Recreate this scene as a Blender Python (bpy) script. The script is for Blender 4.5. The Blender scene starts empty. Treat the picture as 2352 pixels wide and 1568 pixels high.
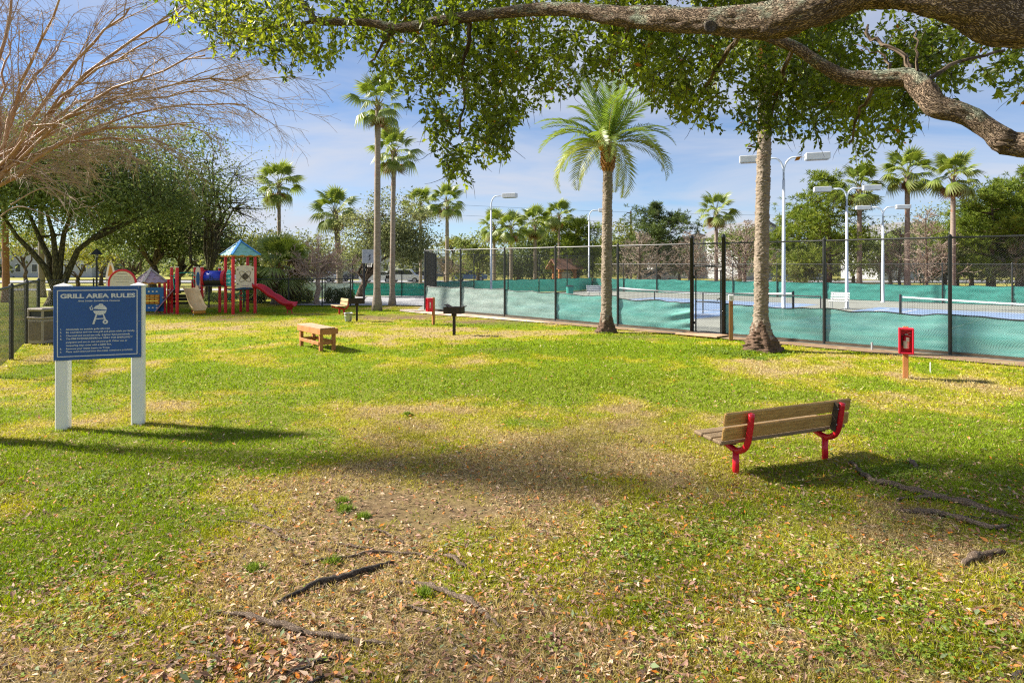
import bpy, math, random
import numpy as np
from mathutils import Vector, Matrix

# ------------------------------------------------------------------ camera, sky, sun, exposure
SC = bpy.context.scene
COL = SC.collection
F, CX, VH, EYE = 1470.0, 1176.0, 606.0, 2.35      # reference frame 2352 px wide: focal, centre, horizon row, eye height
cam_d = bpy.data.cameras.new('camera'); cam = bpy.data.objects.new('camera', cam_d); COL.objects.link(cam)
cam.location = (0, 0, EYE); cam.rotation_euler = (math.radians(90), 0, 0)
cam_d.sensor_width = 36; cam_d.lens = F / 2352 * 36
cam_d.shift_y = -(784 - VH) / 2352
cam_d.clip_start = 0.05; cam_d.clip_end = 2000
SC.camera = cam

SUN_EL = math.radians(36)
SUN_H = Vector((-0.97, 0.24, 0)).normalized()      # horizontal direction towards the sun: left, a little ahead
world = bpy.data.worlds.new('World'); SC.world = world; world.use_nodes = True
wn, wl = world.node_tree.nodes, world.node_tree.links
wn.clear()
wo = wn.new('ShaderNodeOutputWorld'); bg = wn.new('ShaderNodeBackground'); sky = wn.new('ShaderNodeTexSky')
sky.sky_type = 'NISHITA'; sky.sun_disc = False; sky.sun_elevation = SUN_EL
sky.sun_rotation = math.atan2(SUN_H.x, SUN_H.y)
sky.air_density = 0.8; sky.dust_density = 0.15; sky.ozone_density = 6.0
bg.inputs['Strength'].default_value = 0.06
tc = wn.new('ShaderNodeTexCoord'); sep = wn.new('ShaderNodeSeparateXYZ'); wl.new(tc.outputs['Generated'], sep.inputs[0])
# thin cloud sheet: project the view direction onto a plane overhead so that cloud streaks flatten to the horizon
mz = wn.new('ShaderNodeMath'); mz.operation = 'MAXIMUM'; mz.inputs[1].default_value = 0.0; wl.new(sep.outputs['Z'], mz.inputs[0])
az = wn.new('ShaderNodeMath'); az.operation = 'ADD'; az.inputs[1].default_value = 0.16; wl.new(mz.outputs[0], az.inputs[0])
dx = wn.new('ShaderNodeMath'); dx.operation = 'DIVIDE'; wl.new(sep.outputs['X'], dx.inputs[0]); wl.new(az.outputs[0], dx.inputs[1])
dy = wn.new('ShaderNodeMath'); dy.operation = 'DIVIDE'; wl.new(sep.outputs['Y'], dy.inputs[0]); wl.new(az.outputs[0], dy.inputs[1])
cmb = wn.new('ShaderNodeCombineXYZ'); wl.new(dx.outputs[0], cmb.inputs[0]); wl.new(dy.outputs[0], cmb.inputs[1])
mp = wn.new('ShaderNodeMapping'); mp.inputs['Scale'].default_value = (0.55, 1.0, 1); mp.inputs['Rotation'].default_value = (0, 0, 0.25)
wl.new(cmb.outputs[0], mp.inputs[0])
cn = wn.new('ShaderNodeTexNoise'); cn.inputs['Scale'].default_value = 0.9; cn.inputs['Detail'].default_value = 7; cn.inputs['Roughness'].default_value = 0.55
cn.inputs['Distortion'].default_value = 0.5
wl.new(mp.outputs[0], cn.inputs['Vector'])
cr = wn.new('ShaderNodeValToRGB'); cr.color_ramp.elements[0].position = 0.36; cr.color_ramp.elements[1].position = 0.66
cr.color_ramp.elements[1].color = (0.95, 0.95, 0.95, 1); wl.new(cn.outputs['Fac'], cr.inputs[0])
hsv = wn.new('ShaderNodeMixRGB'); hsv.blend_type = 'MULTIPLY'; hsv.inputs[0].default_value = 1; hsv.inputs[2].default_value = (1, 1, 1, 1)
wl.new(sky.outputs[0], hsv.inputs[1])
mix = wn.new('ShaderNodeMixRGB'); mix.inputs[2].default_value = (4.6, 4.8, 5.4, 1)
wl.new(cr.outputs[0], mix.inputs[0]); wl.new(hsv.outputs[0], mix.inputs[1])
wl.new(mix.outputs[0], bg.inputs['Color']); wl.new(bg.outputs[0], wo.inputs[0])

sun_d = bpy.data.lights.new('sun', 'SUN'); sun_d.energy = 5.0; sun_d.angle = math.radians(4.0); sun_d.color = (1, 0.93, 0.82)
sun = bpy.data.objects.new('sun', sun_d); COL.objects.link(sun)
to_sun = Vector((SUN_H.x * math.cos(SUN_EL), SUN_H.y * math.cos(SUN_EL), math.sin(SUN_EL)))
sun.rotation_euler = to_sun.to_track_quat('Z', 'Y').to_euler(); sun.location = to_sun * 60
SC.view_settings.view_transform = 'Standard'; SC.view_settings.look = 'None'
SC.view_settings.gamma = 1; SC.view_settings.use_curve_mapping = False
SC.view_settings.exposure = 1.36
SC.render.engine = 'CYCLES'
SC.cycles.use_denoising = False; SC.cycles.filter_width = 1.2
SC.cycles.max_bounces = 7; SC.cycles.diffuse_bounces = 4; SC.cycles.glossy_bounces = 2; SC.cycles.transmission_bounces = 4
SC.cycles.transparent_max_bounces = 8; SC.cycles.caustics_reflective = False; SC.cycles.caustics_refractive = False

# ------------------------------------------------------------------ helpers
def at(u, v, Y):                       # a point Y metres ahead of the camera seen at reference pixel (u, v)
    return Vector(((u - CX) / F * Y, Y, EYE + (VH - v) / F * Y))
def gr(u, v, z=0.0):                   # the ground point seen there
    Y = F * (EYE - z) / (v - VH)
    return Vector(((u - CX) / F * Y, Y, z))
def to_px(P):
    P = np.asarray(P); Y = np.maximum(P[:, 1], 1e-3)
    return CX + P[:, 0] / Y * F, VH - (P[:, 2] - EYE) / Y * F

def vhash(ix, iy, iz, seed):
    n = (ix.astype(np.int64) * 374761393 + iy.astype(np.int64) * 668265263 + iz.astype(np.int64) * 2147483647 + seed * 974634777) & 0xffffffff
    n = ((n ^ (n >> 13)) * 1274126177) & 0xffffffff
    n = ((n ^ (n >> 16)) * 2246822519) & 0xffffffff
    return ((n ^ (n >> 15)) & 0xffffff) / float(0xffffff)
def vnoise(P, seed=0):                 # value noise, N x 3 -> N in 0..1
    P = np.asarray(P, dtype=float)
    i = np.floor(P); f = P - i; f = f * f * (3 - 2 * f); i = i.astype(np.int64)
    r = 0
    for a in (0, 1):
        for b in (0, 1):
            for c in (0, 1):
                w = (f[:, 0] if a else 1 - f[:, 0]) * (f[:, 1] if b else 1 - f[:, 1]) * (f[:, 2] if c else 1 - f[:, 2])
                r = r + w * vhash(i[:, 0] + a, i[:, 1] + b, i[:, 2] + c, seed)
    return r
def fbm(P, seed=0, oct=4):
    P = np.asarray(P, dtype=float); r = 0; a = .5; t = 0
    for k in range(oct):
        r = r + a * vnoise(P * 2 ** k, seed + k * 17); t += a; a *= .5
    return r / t

class MB:
    """collects shapes; build() links them as ONE mesh object"""
    def __init__(s): s.v = []; s.f = []; s.b = []
    def add(s, vs, fs, bark=None):
        o = len(s.v); s.v += [tuple(p) for p in vs]; s.f += [tuple(i + o for i in q) for q in fs]
        s.b += bark if bark else [tuple(p) for p in vs]
        return s
    def box(s, c, d, M=None):
        x, y, z = d[0] / 2, d[1] / 2, d[2] / 2; c = Vector(c)
        vs = [Vector((i * x, j * y, k * z)) for k in (-1, 1) for j in (-1, 1) for i in (-1, 1)]
        vs = [(M @ p if M else p) + c for p in vs]
        return s.add(vs, [(0, 2, 3, 1), (4, 5, 7, 6), (0, 1, 5, 4), (2, 6, 7, 3), (0, 4, 6, 2), (1, 3, 7, 5)])
    def cbox(s, c, d, ch=.01, M=None):              # box with chamfered edges
        x, y, z = d[0] / 2, d[1] / 2, d[2] / 2; c = Vector(c); vs = []; ch = min(ch, x * .9, y * .9, z * .9)
        for k in (-1, 1):
            for j in (-1, 1):
                for i in (-1, 1):
                    vs += [Vector((i * (x - ch), j * (y - ch), k * z)), Vector((i * (x - ch), j * y, k * (z - ch))), Vector((i * x, j * (y - ch), k * (z - ch)))]
        vs = [(M @ p if M else p) + c for p in vs]
        I = lambda i, j, k, t: ((k > 0) * 4 + (j > 0) * 2 + (i > 0)) * 3 + t
        fs = [tuple(I(i, j, 1, 0) for i, j in ((-1, -1), (1, -1), (1, 1), (-1, 1))), tuple(I(i, j, -1, 0) for i, j in ((-1, 1), (1, 1), (1, -1), (-1, -1))),
              tuple(I(i, 1, k, 1) for i, k in ((1, -1), (-1, -1), (-1, 1), (1, 1))), tuple(I(i, -1, k, 1) for i, k in ((-1, -1), (1, -1), (1, 1), (-1, 1))),
              tuple(I(1, j, k, 2) for j, k in ((-1, -1), (1, -1), (1, 1), (-1, 1))), tuple(I(-1, j, k, 2) for j, k in ((1, -1), (-1, -1), (-1, 1), (1, 1)))]
        for j in (-1, 1):
            for k in (-1, 1): fs.append((I(-1, j, k, 0), I(1, j, k, 0), I(1, j, k, 1), I(-1, j, k, 1)))
        for i in (-1, 1):
            for k in (-1, 1): fs.append((I(i, -1, k, 0), I(i, 1, k, 0), I(i, 1, k, 2), I(i, -1, k, 2)))
        for i in (-1, 1):
            for j in (-1, 1): fs.append((I(i, j, -1, 1), I(i, j, 1, 1), I(i, j, 1, 2), I(i, j, -1, 2)))
        for k in (-1, 1):
            for j in (-1, 1):
                for i in (-1, 1): fs.append((I(i, j, k, 0), I(i, j, k, 1), I(i, j, k, 2)))
        return s.add(vs, fs)
    def bar(s, p, q, w, h, up=(0, 0, 1), ch=0.0):   # rectangular beam from p to q
        p, q = Vector(p), Vector(q); d = (q - p); L = d.length; d.normalize(); up = Vector(up)
        y = up.cross(d)
        if y.length < 1e-4: y = Vector((0, 1, 0)).cross(d)
        y.normalize(); z = d.cross(y)
        M = Matrix((d, y, z)).transposed()
        return s.cbox((p + q) / 2, (L, w, h), ch, M) if ch else s.box((p + q) / 2, (L, w, h), M)
    def tube(s, pts, rad, n=8, cap=True, sq=1.0):
        pts = [Vector(p) for p in pts]; m = len(pts)
        if not hasattr(rad, '__len__'): rad = [rad] * m
        t0 = (pts[1] - pts[0]).normalized()
        a = Vector((0, 0, 1)) if abs(t0.z) < .9 else Vector((1, 0, 0))
        x = t0.cross(a).normalized(); vs = []; bk = []; L = 0
        for i, p in enumerate(pts):
            t = (pts[min(i + 1, m - 1)] - pts[max(i - 1, 0)])
            t = t.normalized() if t.length > 1e-9 else t0
            x = (x - t * x.dot(t)); x = x.normalized() if x.length > 1e-6 else t.orthogonal().normalized()
            y = t.cross(x)
            if i: L += (p - pts[i - 1]).length
            for k in range(n):
                an = 2 * math.pi * k / n; c, q = math.cos(an), math.sin(an)
                vs.append(p + (x * c + y * q * sq) * rad[i]); bk.append((c * rad[i], q * rad[i], L))
        fs = [(i * n + k, i * n + (k + 1) % n, (i + 1) * n + (k + 1) % n, (i + 1) * n + k) for i in range(m - 1) for k in range(n)]
        if cap: fs += [tuple(range(n))[::-1], tuple(range((m - 1) * n, m * n))]
        return s.add(vs, fs, bk)
    def lathe(s, prof, n=16, c=(0, 0, 0), cap=True, M=None):
        c = Vector(c); vs = []
        for r, z in prof:
            for k in range(n):
                a = 2 * math.pi * k / n; p = Vector((r * math.cos(a), r * math.sin(a), z)); vs.append((M @ p if M else p) + c)
        m = len(prof)
        fs = [(i * n + k, i * n + (k + 1) % n, (i + 1) * n + (k + 1) % n, (i + 1) * n + k) for i in range(m - 1) for k in range(n)]
        if cap: fs += [tuple(range(n))[::-1], tuple(range((m - 1) * n, m * n))]
        return s.add(vs, fs)
    def prism(s, poly, y0, y1, M=None, off=(0, 0, 0)):   # polygon in x,z extruded along y
        off = Vector(off); n = len(poly)
        vs = [Vector((x, y0, z)) for x, z in poly] + [Vector((x, y1, z)) for x, z in poly]
        vs = [(M @ p if M else p) + off for p in vs]
        fs = [tuple(range(n)), tuple(range(n, 2 * n))[::-1]] + [(i, i + n, (i + 1) % n + n, (i + 1) % n) for i in range(n)]
        return s.add(vs, fs)
    def build(s, name, mat, parent=None, off=(0, 0, 0), smooth=False, kind=None):
        V = np.array(s.v, dtype=np.float32).reshape(-1, 3) - np.array(off, dtype=np.float32)
        me = bpy.data.meshes.new(name)
        me.from_pydata(V.tolist(), [], s.f); me.materials.append(mat)
        at_ = me.attributes.new('bark', 'FLOAT_VECTOR', 'POINT'); at_.data.foreach_set('vector', np.array(s.b, dtype=np.float32).ravel())
        if smooth: me.polygons.foreach_set('use_smooth', [True] * len(me.polygons))
        me.update()
        return link(name, me, parent, kind)

def link(name, me, parent=None, kind=None):
    o = bpy.data.objects.new(name, me); COL.objects.link(o); o.parent = parent
    if kind: o['kind'] = kind
    return o
def tag(o, label, cat, group=None):
    o['label'] = label; o['category'] = cat
    if group: o['group'] = group
    return o
def thing(name, label, cat, loc=(0, 0, 0), rz=0, group=None):
    o = bpy.data.objects.new(name, None); COL.objects.link(o); o.location = loc; o.rotation_euler = (0, 0, rz)
    o.empty_display_size = .2
    return tag(o, label, cat, group)
def structure(o): o['kind'] = 'structure'; return o
def copy_tree(o, parent=None):
    c = o.copy(); COL.objects.link(c); c.parent = parent
    for ch in list(o.children): copy_tree(ch, c)
    return c

def np_mesh(name, V, faces, mat, col=None, smooth=False):   # V (n,3), faces (m,k)
    me = bpy.data.meshes.new(name); V = np.ascontiguousarray(V, dtype=np.float32); faces = np.ascontiguousarray(faces, dtype=np.int32)
    m, k = faces.shape
    me.vertices.add(len(V)); me.vertices.foreach_set('co', V.ravel())
    me.loops.add(m * k); me.loops.foreach_set('vertex_index', faces.ravel())
    me.polygons.add(m); me.polygons.foreach_set('loop_start', np.arange(0, m * k, k, dtype=np.int32))
    if smooth: me.polygons.foreach_set('use_smooth', np.ones(m, dtype=bool))
    me.update(calc_edges=True)
    if col is not None:
        a = me.color_attributes.new('col', 'FLOAT_COLOR', 'POINT')
        a.data.foreach_set('color', np.c_[col, np.ones(len(col))].astype(np.float32).ravel())
    me.materials.append(mat)
    return me

def unit(A): return A / np.maximum(np.linalg.norm(A, axis=1, keepdims=True), 1e-9)
def leaf_mesh(name, C, D, L, W, col, mat, rng, fold=.25, N=None, curl=0.0):
    """folded two-triangle leaves: base C, direction D, length L, width W, colour per leaf"""
    n = len(C); D = unit(D)
    if N is None: N = rng.normal(size=(n, 3))
    S = unit(np.cross(D, N)); Nn = np.cross(S, D)
    L = np.broadcast_to(L, n)[:, None]; W = np.broadcast_to(W, n)[:, None]
    V = np.empty((n, 4, 3))
    V[:, 0] = C; V[:, 2] = C + D * L + Nn * L * curl
    mid = C + D * L * .48
    V[:, 1] = mid + S * W / 2 + Nn * W * fold; V[:, 3] = mid - S * W / 2 + Nn * W * fold
    i = np.arange(n)[:, None] * 4
    fs = np.concatenate([i + np.array([[0, 1, 2]]), i + np.array([[0, 2, 3]])])
    return np_mesh(name, V.reshape(-1, 3), fs, mat, np.repeat(col, 4, axis=0))
def palette(pal, n, rng, t=None):      # random colours between palette entries
    pal = np.array(pal); k = len(pal)
    t = rng.random(n) if t is None else np.clip(t, 0, 1)
    x = t * (k - 1); i = np.minimum(x.astype(int), k - 2); f = (x - i)[:, None]
    return (pal[i] * (1 - f) + pal[i + 1] * f) * (0.85 + .3 * rng.random((n, 1)))
def wob(p, q, n, amp, rng, sag=0.0):
    p, q = Vector(p), Vector(q); L = (q - p).length; out = []
    for i in range(n + 1):
        t = i / n; e = math.sin(math.pi * t)
        o = Vector(rng.normal(size=3)) * amp * L * (0 if i in (0, n) else 1)
        out.append(p.lerp(q, t) + o + Vector((0, 0, sag * L * e)))
    return out
def smooth_path(pts, k=4):             # Catmull-Rom through points (tuples of any length)
    P = np.array(pts, dtype=float); out = []
    for i in range(len(P) - 1):
        p0, p1, p2, p3 = P[max(i - 1, 0)], P[i], P[i + 1], P[min(i + 2, len(P) - 1)]
        for j in range(k):
            t = j / k
            out.append(.5 * ((2 * p1) + (-p0 + p2) * t + (2 * p0 - 5 * p1 + 4 * p2 - p3) * t * t + (-p0 + 3 * p1 - 3 * p2 + p3) * t ** 3))
    out.append(P[-1])
    return np.array(out)

# ------------------------------------------------------------------ materials
def new_mat(name):
    m = bpy.data.materials.new(name); m.use_nodes = True; nt = m.node_tree
    return m, nt.nodes, nt.links, nt.nodes['Principled BSDF']
def surf(name, c1, c2=None, scale=4.0, rough=.6, metal=0.0, spec=.35, bump=0.0, bscale=40.0, coord='Object', stretch=(1, 1, 1), dirt=None, contrast=(.35, .65)):
    m, N, L, P = new_mat(name)
    P.inputs['Roughness'].default_value = rough; P.inputs['Metallic'].default_value = metal
    P.inputs['Specular IOR Level'].default_value = spec
    c2 = c2 or tuple(x * .8 for x in c1)
    if coord == 'bark':
        t = N.new('ShaderNodeAttribute'); t.attribute_name = 'bark'; src = t.outputs['Vector']
    elif coord == 'World':
        t = N.new('ShaderNodeNewGeometry'); src = t.outputs['Position']
    else:
        t = N.new('ShaderNodeTexCoord'); src = t.outputs['Object']
    mp = N.new('ShaderNodeMapping'); mp.inputs['Scale'].default_value = stretch; L.new(src, mp.inputs[0])
    n1 = N.new('ShaderNodeTexNoise'); n1.inputs['Scale'].default_value = scale; n1.inputs['Detail'].default_value = 6; n1.inputs['Roughness'].default_value = .6
    L.new(mp.outputs[0], n1.inputs['Vector'])
    r = N.new('ShaderNodeValToRGB'); r.color_ramp.elements[0].position = contrast[0]; r.color_ramp.elements[1].position = contrast[1]
    r.color_ramp.elements[0].color = (*c2, 1); r.color_ramp.elements[1].color = (*c1, 1); L.new(n1.outputs['Fac'], r.inputs[0])
    colout = r.outputs[0]
    if dirt:                            # worn or stained patches: (colour, scale, threshold)
        n2 = N.new('ShaderNodeTexNoise'); n2.inputs['Scale'].default_value = dirt[1]; n2.inputs['Detail'].default_value = 8; L.new(src, n2.inputs['Vector'])
        r2 = N.new('ShaderNodeValToRGB'); r2.color_ramp.elements[0].position = dirt[2]; r2.color_ramp.elements[1].position = dirt[2] + .12; L.new(n2.outputs['Fac'], r2.inputs[0])
        mx = N.new('ShaderNodeMixRGB'); mx.inputs[2].default_value = (*dirt[0], 1); L.new(r2.outputs[0], mx.inputs[0]); L.new(colout, mx.inputs[1]); colout = mx.outputs[0]
    L.new(colout, P.inputs['Base Color'])
    if bump:
        nb = N.new('ShaderNodeTexNoise'); nb.inputs['Scale'].default_value = bscale; nb.inputs['Detail'].default_value = 5; L.new(mp.outputs[0], nb.inputs['Vector'])
        b = N.new('ShaderNodeBump'); b.inputs['Strength'].default_value = bump; b.inputs['Distance'].default_value = .02; L.new(nb.outputs['Fac'], b.inputs['Height']); L.new(b.outputs[0], P.inputs['Normal'])
    return m
def leafmat(name, trans=.35, rough=.5, spec=.3, tint=(1.5, 1.5, .7, 1)):
    m, N, L, P = new_mat(name)
    a = N.new('ShaderNodeAttribute'); a.attribute_name = 'col'
    P.inputs['Roughness'].default_value = rough; P.inputs['Specular IOR Level'].default_value = spec
    L.new(a.outputs['Color'], P.inputs['Base Color'])
    t = N.new('ShaderNodeBsdfTranslucent'); g = N.new('ShaderNodeMixRGB'); g.blend_type = 'MULTIPLY'; g.inputs[0].default_value = 1; g.inputs[2].default_value = tint
    L.new(a.outputs['Color'], g.inputs[1]); L.new(g.outputs[0], t.inputs[0])
    mx = N.new('ShaderNodeMixShader'); mx.inputs[0].default_value = trans
    L.new(P.outputs[0], mx.inputs[1]); L.new(t.outputs[0], mx.inputs[2]); L.new(mx.outputs[0], N['Material Output'].inputs[0])
    return m
def barkmat(name, c1, c2, lichen=None, scale=9.0, depth=.02, strength=.8, stretch=(1, 1, .28), crack=.45, warp=.22):
    m, N, L, P = new_mat(name)
    P.inputs['Roughness'].default_value = .9; P.inputs['Specular IOR Level'].default_value = .15
    t = N.new('ShaderNodeAttribute'); t.attribute_name = 'bark'
    mp = N.new('ShaderNodeMapping'); mp.inputs['Scale'].default_value = stretch; L.new(t.outputs['Vector'], mp.inputs[0])
    n1 = N.new('ShaderNodeTexNoise'); n1.inputs['Scale'].default_value = scale; n1.inputs['Detail'].default_value = 8; n1.inputs['Roughness'].default_value = .7; L.new(mp.outputs[0], n1.inputs['Vector'])
    vo = N.new('ShaderNodeTexVoronoi'); vo.feature = 'DISTANCE_TO_EDGE'; vo.inputs['Scale'].default_value = scale * 2.2
    n0 = N.new('ShaderNodeTexNoise'); n0.inputs['Scale'].default_value = scale * 1.5; L.new(mp.outputs[0], n0.inputs['Vector'])
    ad = N.new('ShaderNodeMixRGB'); ad.inputs[0].default_value = warp; L.new(mp.outputs[0], ad.inputs[1]); L.new(n0.outputs['Color'], ad.inputs[2]); L.new(ad.outputs[0], vo.inputs['Vector'])
    rv = N.new('ShaderNodeValToRGB'); rv.color_ramp.elements[0].position = 0; rv.color_ramp.elements[1].position = .2; L.new(vo.outputs['Distance'], rv.inputs[0])
    r = N.new('ShaderNodeValToRGB'); r.color_ramp.elements[0].position = .35; r.color_ramp.elements[1].position = .68
    r.color_ramp.elements[0].color = (*c2, 1); r.color_ramp.elements[1].color = (*c1, 1); L.new(n1.outputs['Fac'], r.inputs[0])
    dk = N.new('ShaderNodeMixRGB'); dk.blend_type = 'MIX'; dk.inputs[1].default_value = (*[x * crack for x in c2], 1)
    L.new(rv.outputs[0], dk.inputs[0]); L.new(r.outputs[0], dk.inputs[2]); colout = dk.outputs[0]
    if lichen:
        n2 = N.new('ShaderNodeTexNoise'); n2.inputs['Scale'].default_value = 3.2; n2.inputs['Detail'].default_value = 9; n2.inputs['Roughness'].default_value = .7; L.new(t.outputs['Vector'], n2.inputs['Vector'])
        geo = N.new('ShaderNodeNewGeometry'); sp = N.new('ShaderNodeSeparateXYZ'); L.new(geo.outputs['Normal'], sp.inputs[0])
        ma = N.new('ShaderNodeMath'); ma.operation = 'MULTIPLY_ADD'; ma.inputs[1].default_value = .09; L.new(sp.outputs['Z'], ma.inputs[0]); L.new(n2.outputs['Fac'], ma.inputs[2])
        r2 = N.new('ShaderNodeValToRGB'); r2.color_ramp.elements[0].position = .53; r2.color_ramp.elements[1].position = .64; L.new(ma.outputs[0], r2.inputs[0])
        sc = N.new('ShaderNodeMath'); sc.operation = 'MULTIPLY'; sc.inputs[1].default_value = .8; L.new(r2.outputs[0], sc.inputs[0])
        mx = N.new('ShaderNodeMixRGB'); mx.inputs[2].default_value = (*lichen, 1); L.new(sc.outputs[0], mx.inputs[0]); L.new(colout, mx.inputs[1]); colout = mx.outputs[0]
    L.new(colout, P.inputs['Base Color'])
    mu = N.new('ShaderNodeMath'); mu.operation = 'MULTIPLY_ADD'; mu.inputs[1].default_value = .5; L.new(n1.outputs['Fac'], mu.inputs[0]); L.new(rv.outputs[0], mu.inputs[2])
    b = N.new('ShaderNodeBump'); b.inputs['Strength'].default_value = strength; b.inputs['Distance'].default_value = depth; L.new(mu.outputs[0], b.inputs['Height']); L.new(b.outputs[0], P.inputs['Normal'])
    return m
def screenmat(name, c1, c2, trans=.3, clear=.06):
    m, N, L, P = new_mat(name)
    P.inputs['Roughness'].default_value = .75; P.inputs['Specular IOR Level'].default_value = .25
    t = N.new('ShaderNodeTexCoord'); mp = N.new('ShaderNodeMapping'); mp.inputs['Scale'].default_value = (.25, .25, 3.0); L.new(t.outputs['Object'], mp.inputs[0])
    n1 = N.new('ShaderNodeTexNoise'); n1.inputs['Scale'].default_value = 3; n1.inputs['Detail'].default_value = 8; n1.inputs['Roughness'].default_value = .6; L.new(mp.outputs[0], n1.inputs['Vector'])
    r = N.new('ShaderNodeValToRGB'); r.color_ramp.elements[0].position = .35; r.color_ramp.elements[1].position = .7
    r.color_ramp.elements[0].color = (*c1, 1); r.color_ramp.elements[1].color = (*c2, 1); L.new(n1.outputs['Fac'], r.inputs[0]); L.new(r.outputs[0], P.inputs['Base Color'])
    tr = N.new('ShaderNodeBsdfTranslucent'); L.new(r.outputs[0], tr.inputs[0]); tp = N.new('ShaderNodeBsdfTransparent')
    a = N.new('ShaderNodeMixShader'); a.inputs[0].default_value = trans; L.new(P.outputs[0], a.inputs[1]); L.new(tr.outputs[0], a.inputs[2])
    b = N.new('ShaderNodeMixShader'); b.inputs[0].default_value = clear; L.new(a.outputs[0], b.inputs[1]); L.new(tp.outputs[0], b.inputs[2]); L.new(b.outputs[0], N['Material Output'].inputs[0])
    return m

M_ = {}
M_['red'] = surf('red_paint', (.74, .012, .03), (.6, .01, .025), 6, .35, spec=.5, dirt=((.32, .03, .03), 9, .66))
M_['redp'] = surf('red_plastic', (.55, .012, .035), (.42, .01, .03), 3, .4, spec=.45)
M_['redbox'] = surf('red_box', (.85, .012, .045), (.68, .01, .04), 5, .4, spec=.5)
M_['tan'] = surf('tan_plastic', (.78, .56, .28), (.66, .45, .2), 3, .45)
M_['cream'] = surf('cream_panel', (.78, .68, .54), (.7, .6, .47), 3, .55)
M_['blue'] = surf('blue_plastic', (.012, .045, .55), (.01, .035, .42), 3, .35, spec=.5)
M_['bluep'] = surf('blue_panel', (.02, .13, .36), (.016, .1, .28), 4, .45)
M_['teal'] = surf('teal_plastic', (.03, .4, .36), (.02, .3, .28), 4, .45)
M_['aqua'] = surf('aqua_roof', (.28, .56, .46), (.22, .47, .4), 3, .55)
M_['skyb'] = surf('blue_trim', (.05, .27, .62), (.04, .2, .5), 3, .5)
M_['mauve'] = surf('mauve_roof', (.36, .27, .36), (.46, .36, .38), 3, .6)
M_['beigeroof'] = surf('beige_trim', (.45, .4, .36), (.38, .33, .3), 3, .6)
M_['purple'] = surf('climb_panel', (.36, .2, .26), (.3, .15, .2), 5, .55)
M_['orange'] = surf('orange_plastic', (.6, .26, .03), (.5, .2, .02), 4, .45)
M_['blk'] = surf('black_metal', (.02, .021, .022), (.035, .035, .035), 8, .5, spec=.4)
M_['blkfence'] = surf('black_vinyl', (.03, .032, .032), (.018, .02, .02), 9, .45, spec=.45)
M_['wire'] = surf('fence_wire', (.035, .037, .036), (.025, .027, .026), 20, .4, .2, spec=.5)
M_['soot'] = surf('sooty_steel', (.022, .02, .018), (.05, .035, .025), 14, .7, .3, dirt=((.12, .07, .045), 16, .6))
M_['grey'] = surf('grey_metal', (.42, .43, .44), (.34, .35, .36), 6, .45, .3)
M_['galv'] = surf('galvanised', (.5, .52, .52), (.36, .38, .38), 9, .45, .5, dirt=((.22, .1, .05), 7, .56))
M_['pole'] = surf('pole_paint', (.62, .66, .72), (.52, .56, .62), 5, .5)
M_['lampbox'] = surf('lamp_housing', (.6, .61, .62), (.5, .51, .52), 4, .5)
M_['lens'] = surf('lamp_lens', (.35, .36, .36), (.28, .29, .29), 4, .2)
M_['wood_or'] = surf('stained_wood', (.52, .22, .08), (.4, .155, .05), 5, .6, bump=.2, bscale=60, stretch=(1, 1, 1), dirt=((.2, .08, .03), 6, .62))
M_['wood_top'] = surf('weathered_top', (.5, .34, .22), (.38, .23, .13), 7, .65, bump=.2, bscale=60)
M_['wood_bench'] = surf('bench_wood', (.62, .38, .12), (.4, .22, .065), 5, .55, bump=.25, bscale=30, stretch=(1, 12, 12), dirt=((.12, .07, .03), 5, .66))
M_['wood_seat'] = surf('bench_seat_wood', (.38, .27, .15), (.22, .15, .08), 6, .65, bump=.25, bscale=30, stretch=(1, 12, 12))
M_['wood_pale'] = surf('pale_wood', (.5, .38, .2), (.4, .28, .13), 6, .6, stretch=(1, 8, 8))
M_['wood_post'] = surf('post_wood', (.34, .17, .06), (.22, .1, .03), 8, .65, stretch=(6, 6, 1), dirt=((.1, .055, .025), 5, .62))
M_['wood_dark'] = surf('dark_wood', (.1, .075, .05), (.06, .045, .03), 6, .8)
M_['white'] = surf('white_vinyl', (.9, .9, .87), (.84, .84, .81), 3, .5, dirt=((.42, .4, .34), 5, .68))
M_['whitep'] = surf('white_paint', (.75, .75, .74), (.66, .66, .65), 5, .5)
M_['signblue'] = surf('sign_blue', (.016, .085, .31), (.02, .1, .36), 1.5, .38, spec=.45)
M_['signedge'] = surf('sign_edge', (.012, .035, .13), (.01, .03, .11), 3, .5)
M_['print'] = surf('white_print', (.72, .73, .75), (.68, .69, .71), 4, .5)
M_['bin'] = surf('bin_concrete', (.36, .31, .25), (.28, .24, .2), 20, .8, bump=.2, bscale=80)
M_['bin2'] = surf('bin_panel', (.2, .16, .11), (.14, .11, .08), 18, .8)
M_['net'] = surf('net_black', (.02, .022, .022), (.03, .03, .03), 5, .8)
M_['asphalt'] = surf('asphalt', (.3, .3, .31), (.23, .23, .24), 3, .9, coord='World')
M_['concrete'] = surf('concrete', (.42, .42, .43), (.34, .34, .35), 1.2, .85, coord='World')
M_['court'] = surf('court_grey', (.3, .31, .27), (.25, .26, .23), .6, .85, coord='World', dirt=((.2, .2, .17), .5, .6))
M_['courtblue'] = surf('court_blue', (.23, .33, .5), (.2, .29, .45), .6, .8, coord='World', dirt=((.2, .3, .5), .4, .6))
M_['line'] = surf('court_line', (.68, .68, .68), (.55, .56, .57), 4, .7, coord='World')
M_['sand'] = surf('pale_sand', (.62, .57, .5), (.38, .27, .18), 2.2, .95, coord='World', bump=.4, bscale=30, dirt=((.3, .13, .06), 1.4, .55))
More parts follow.
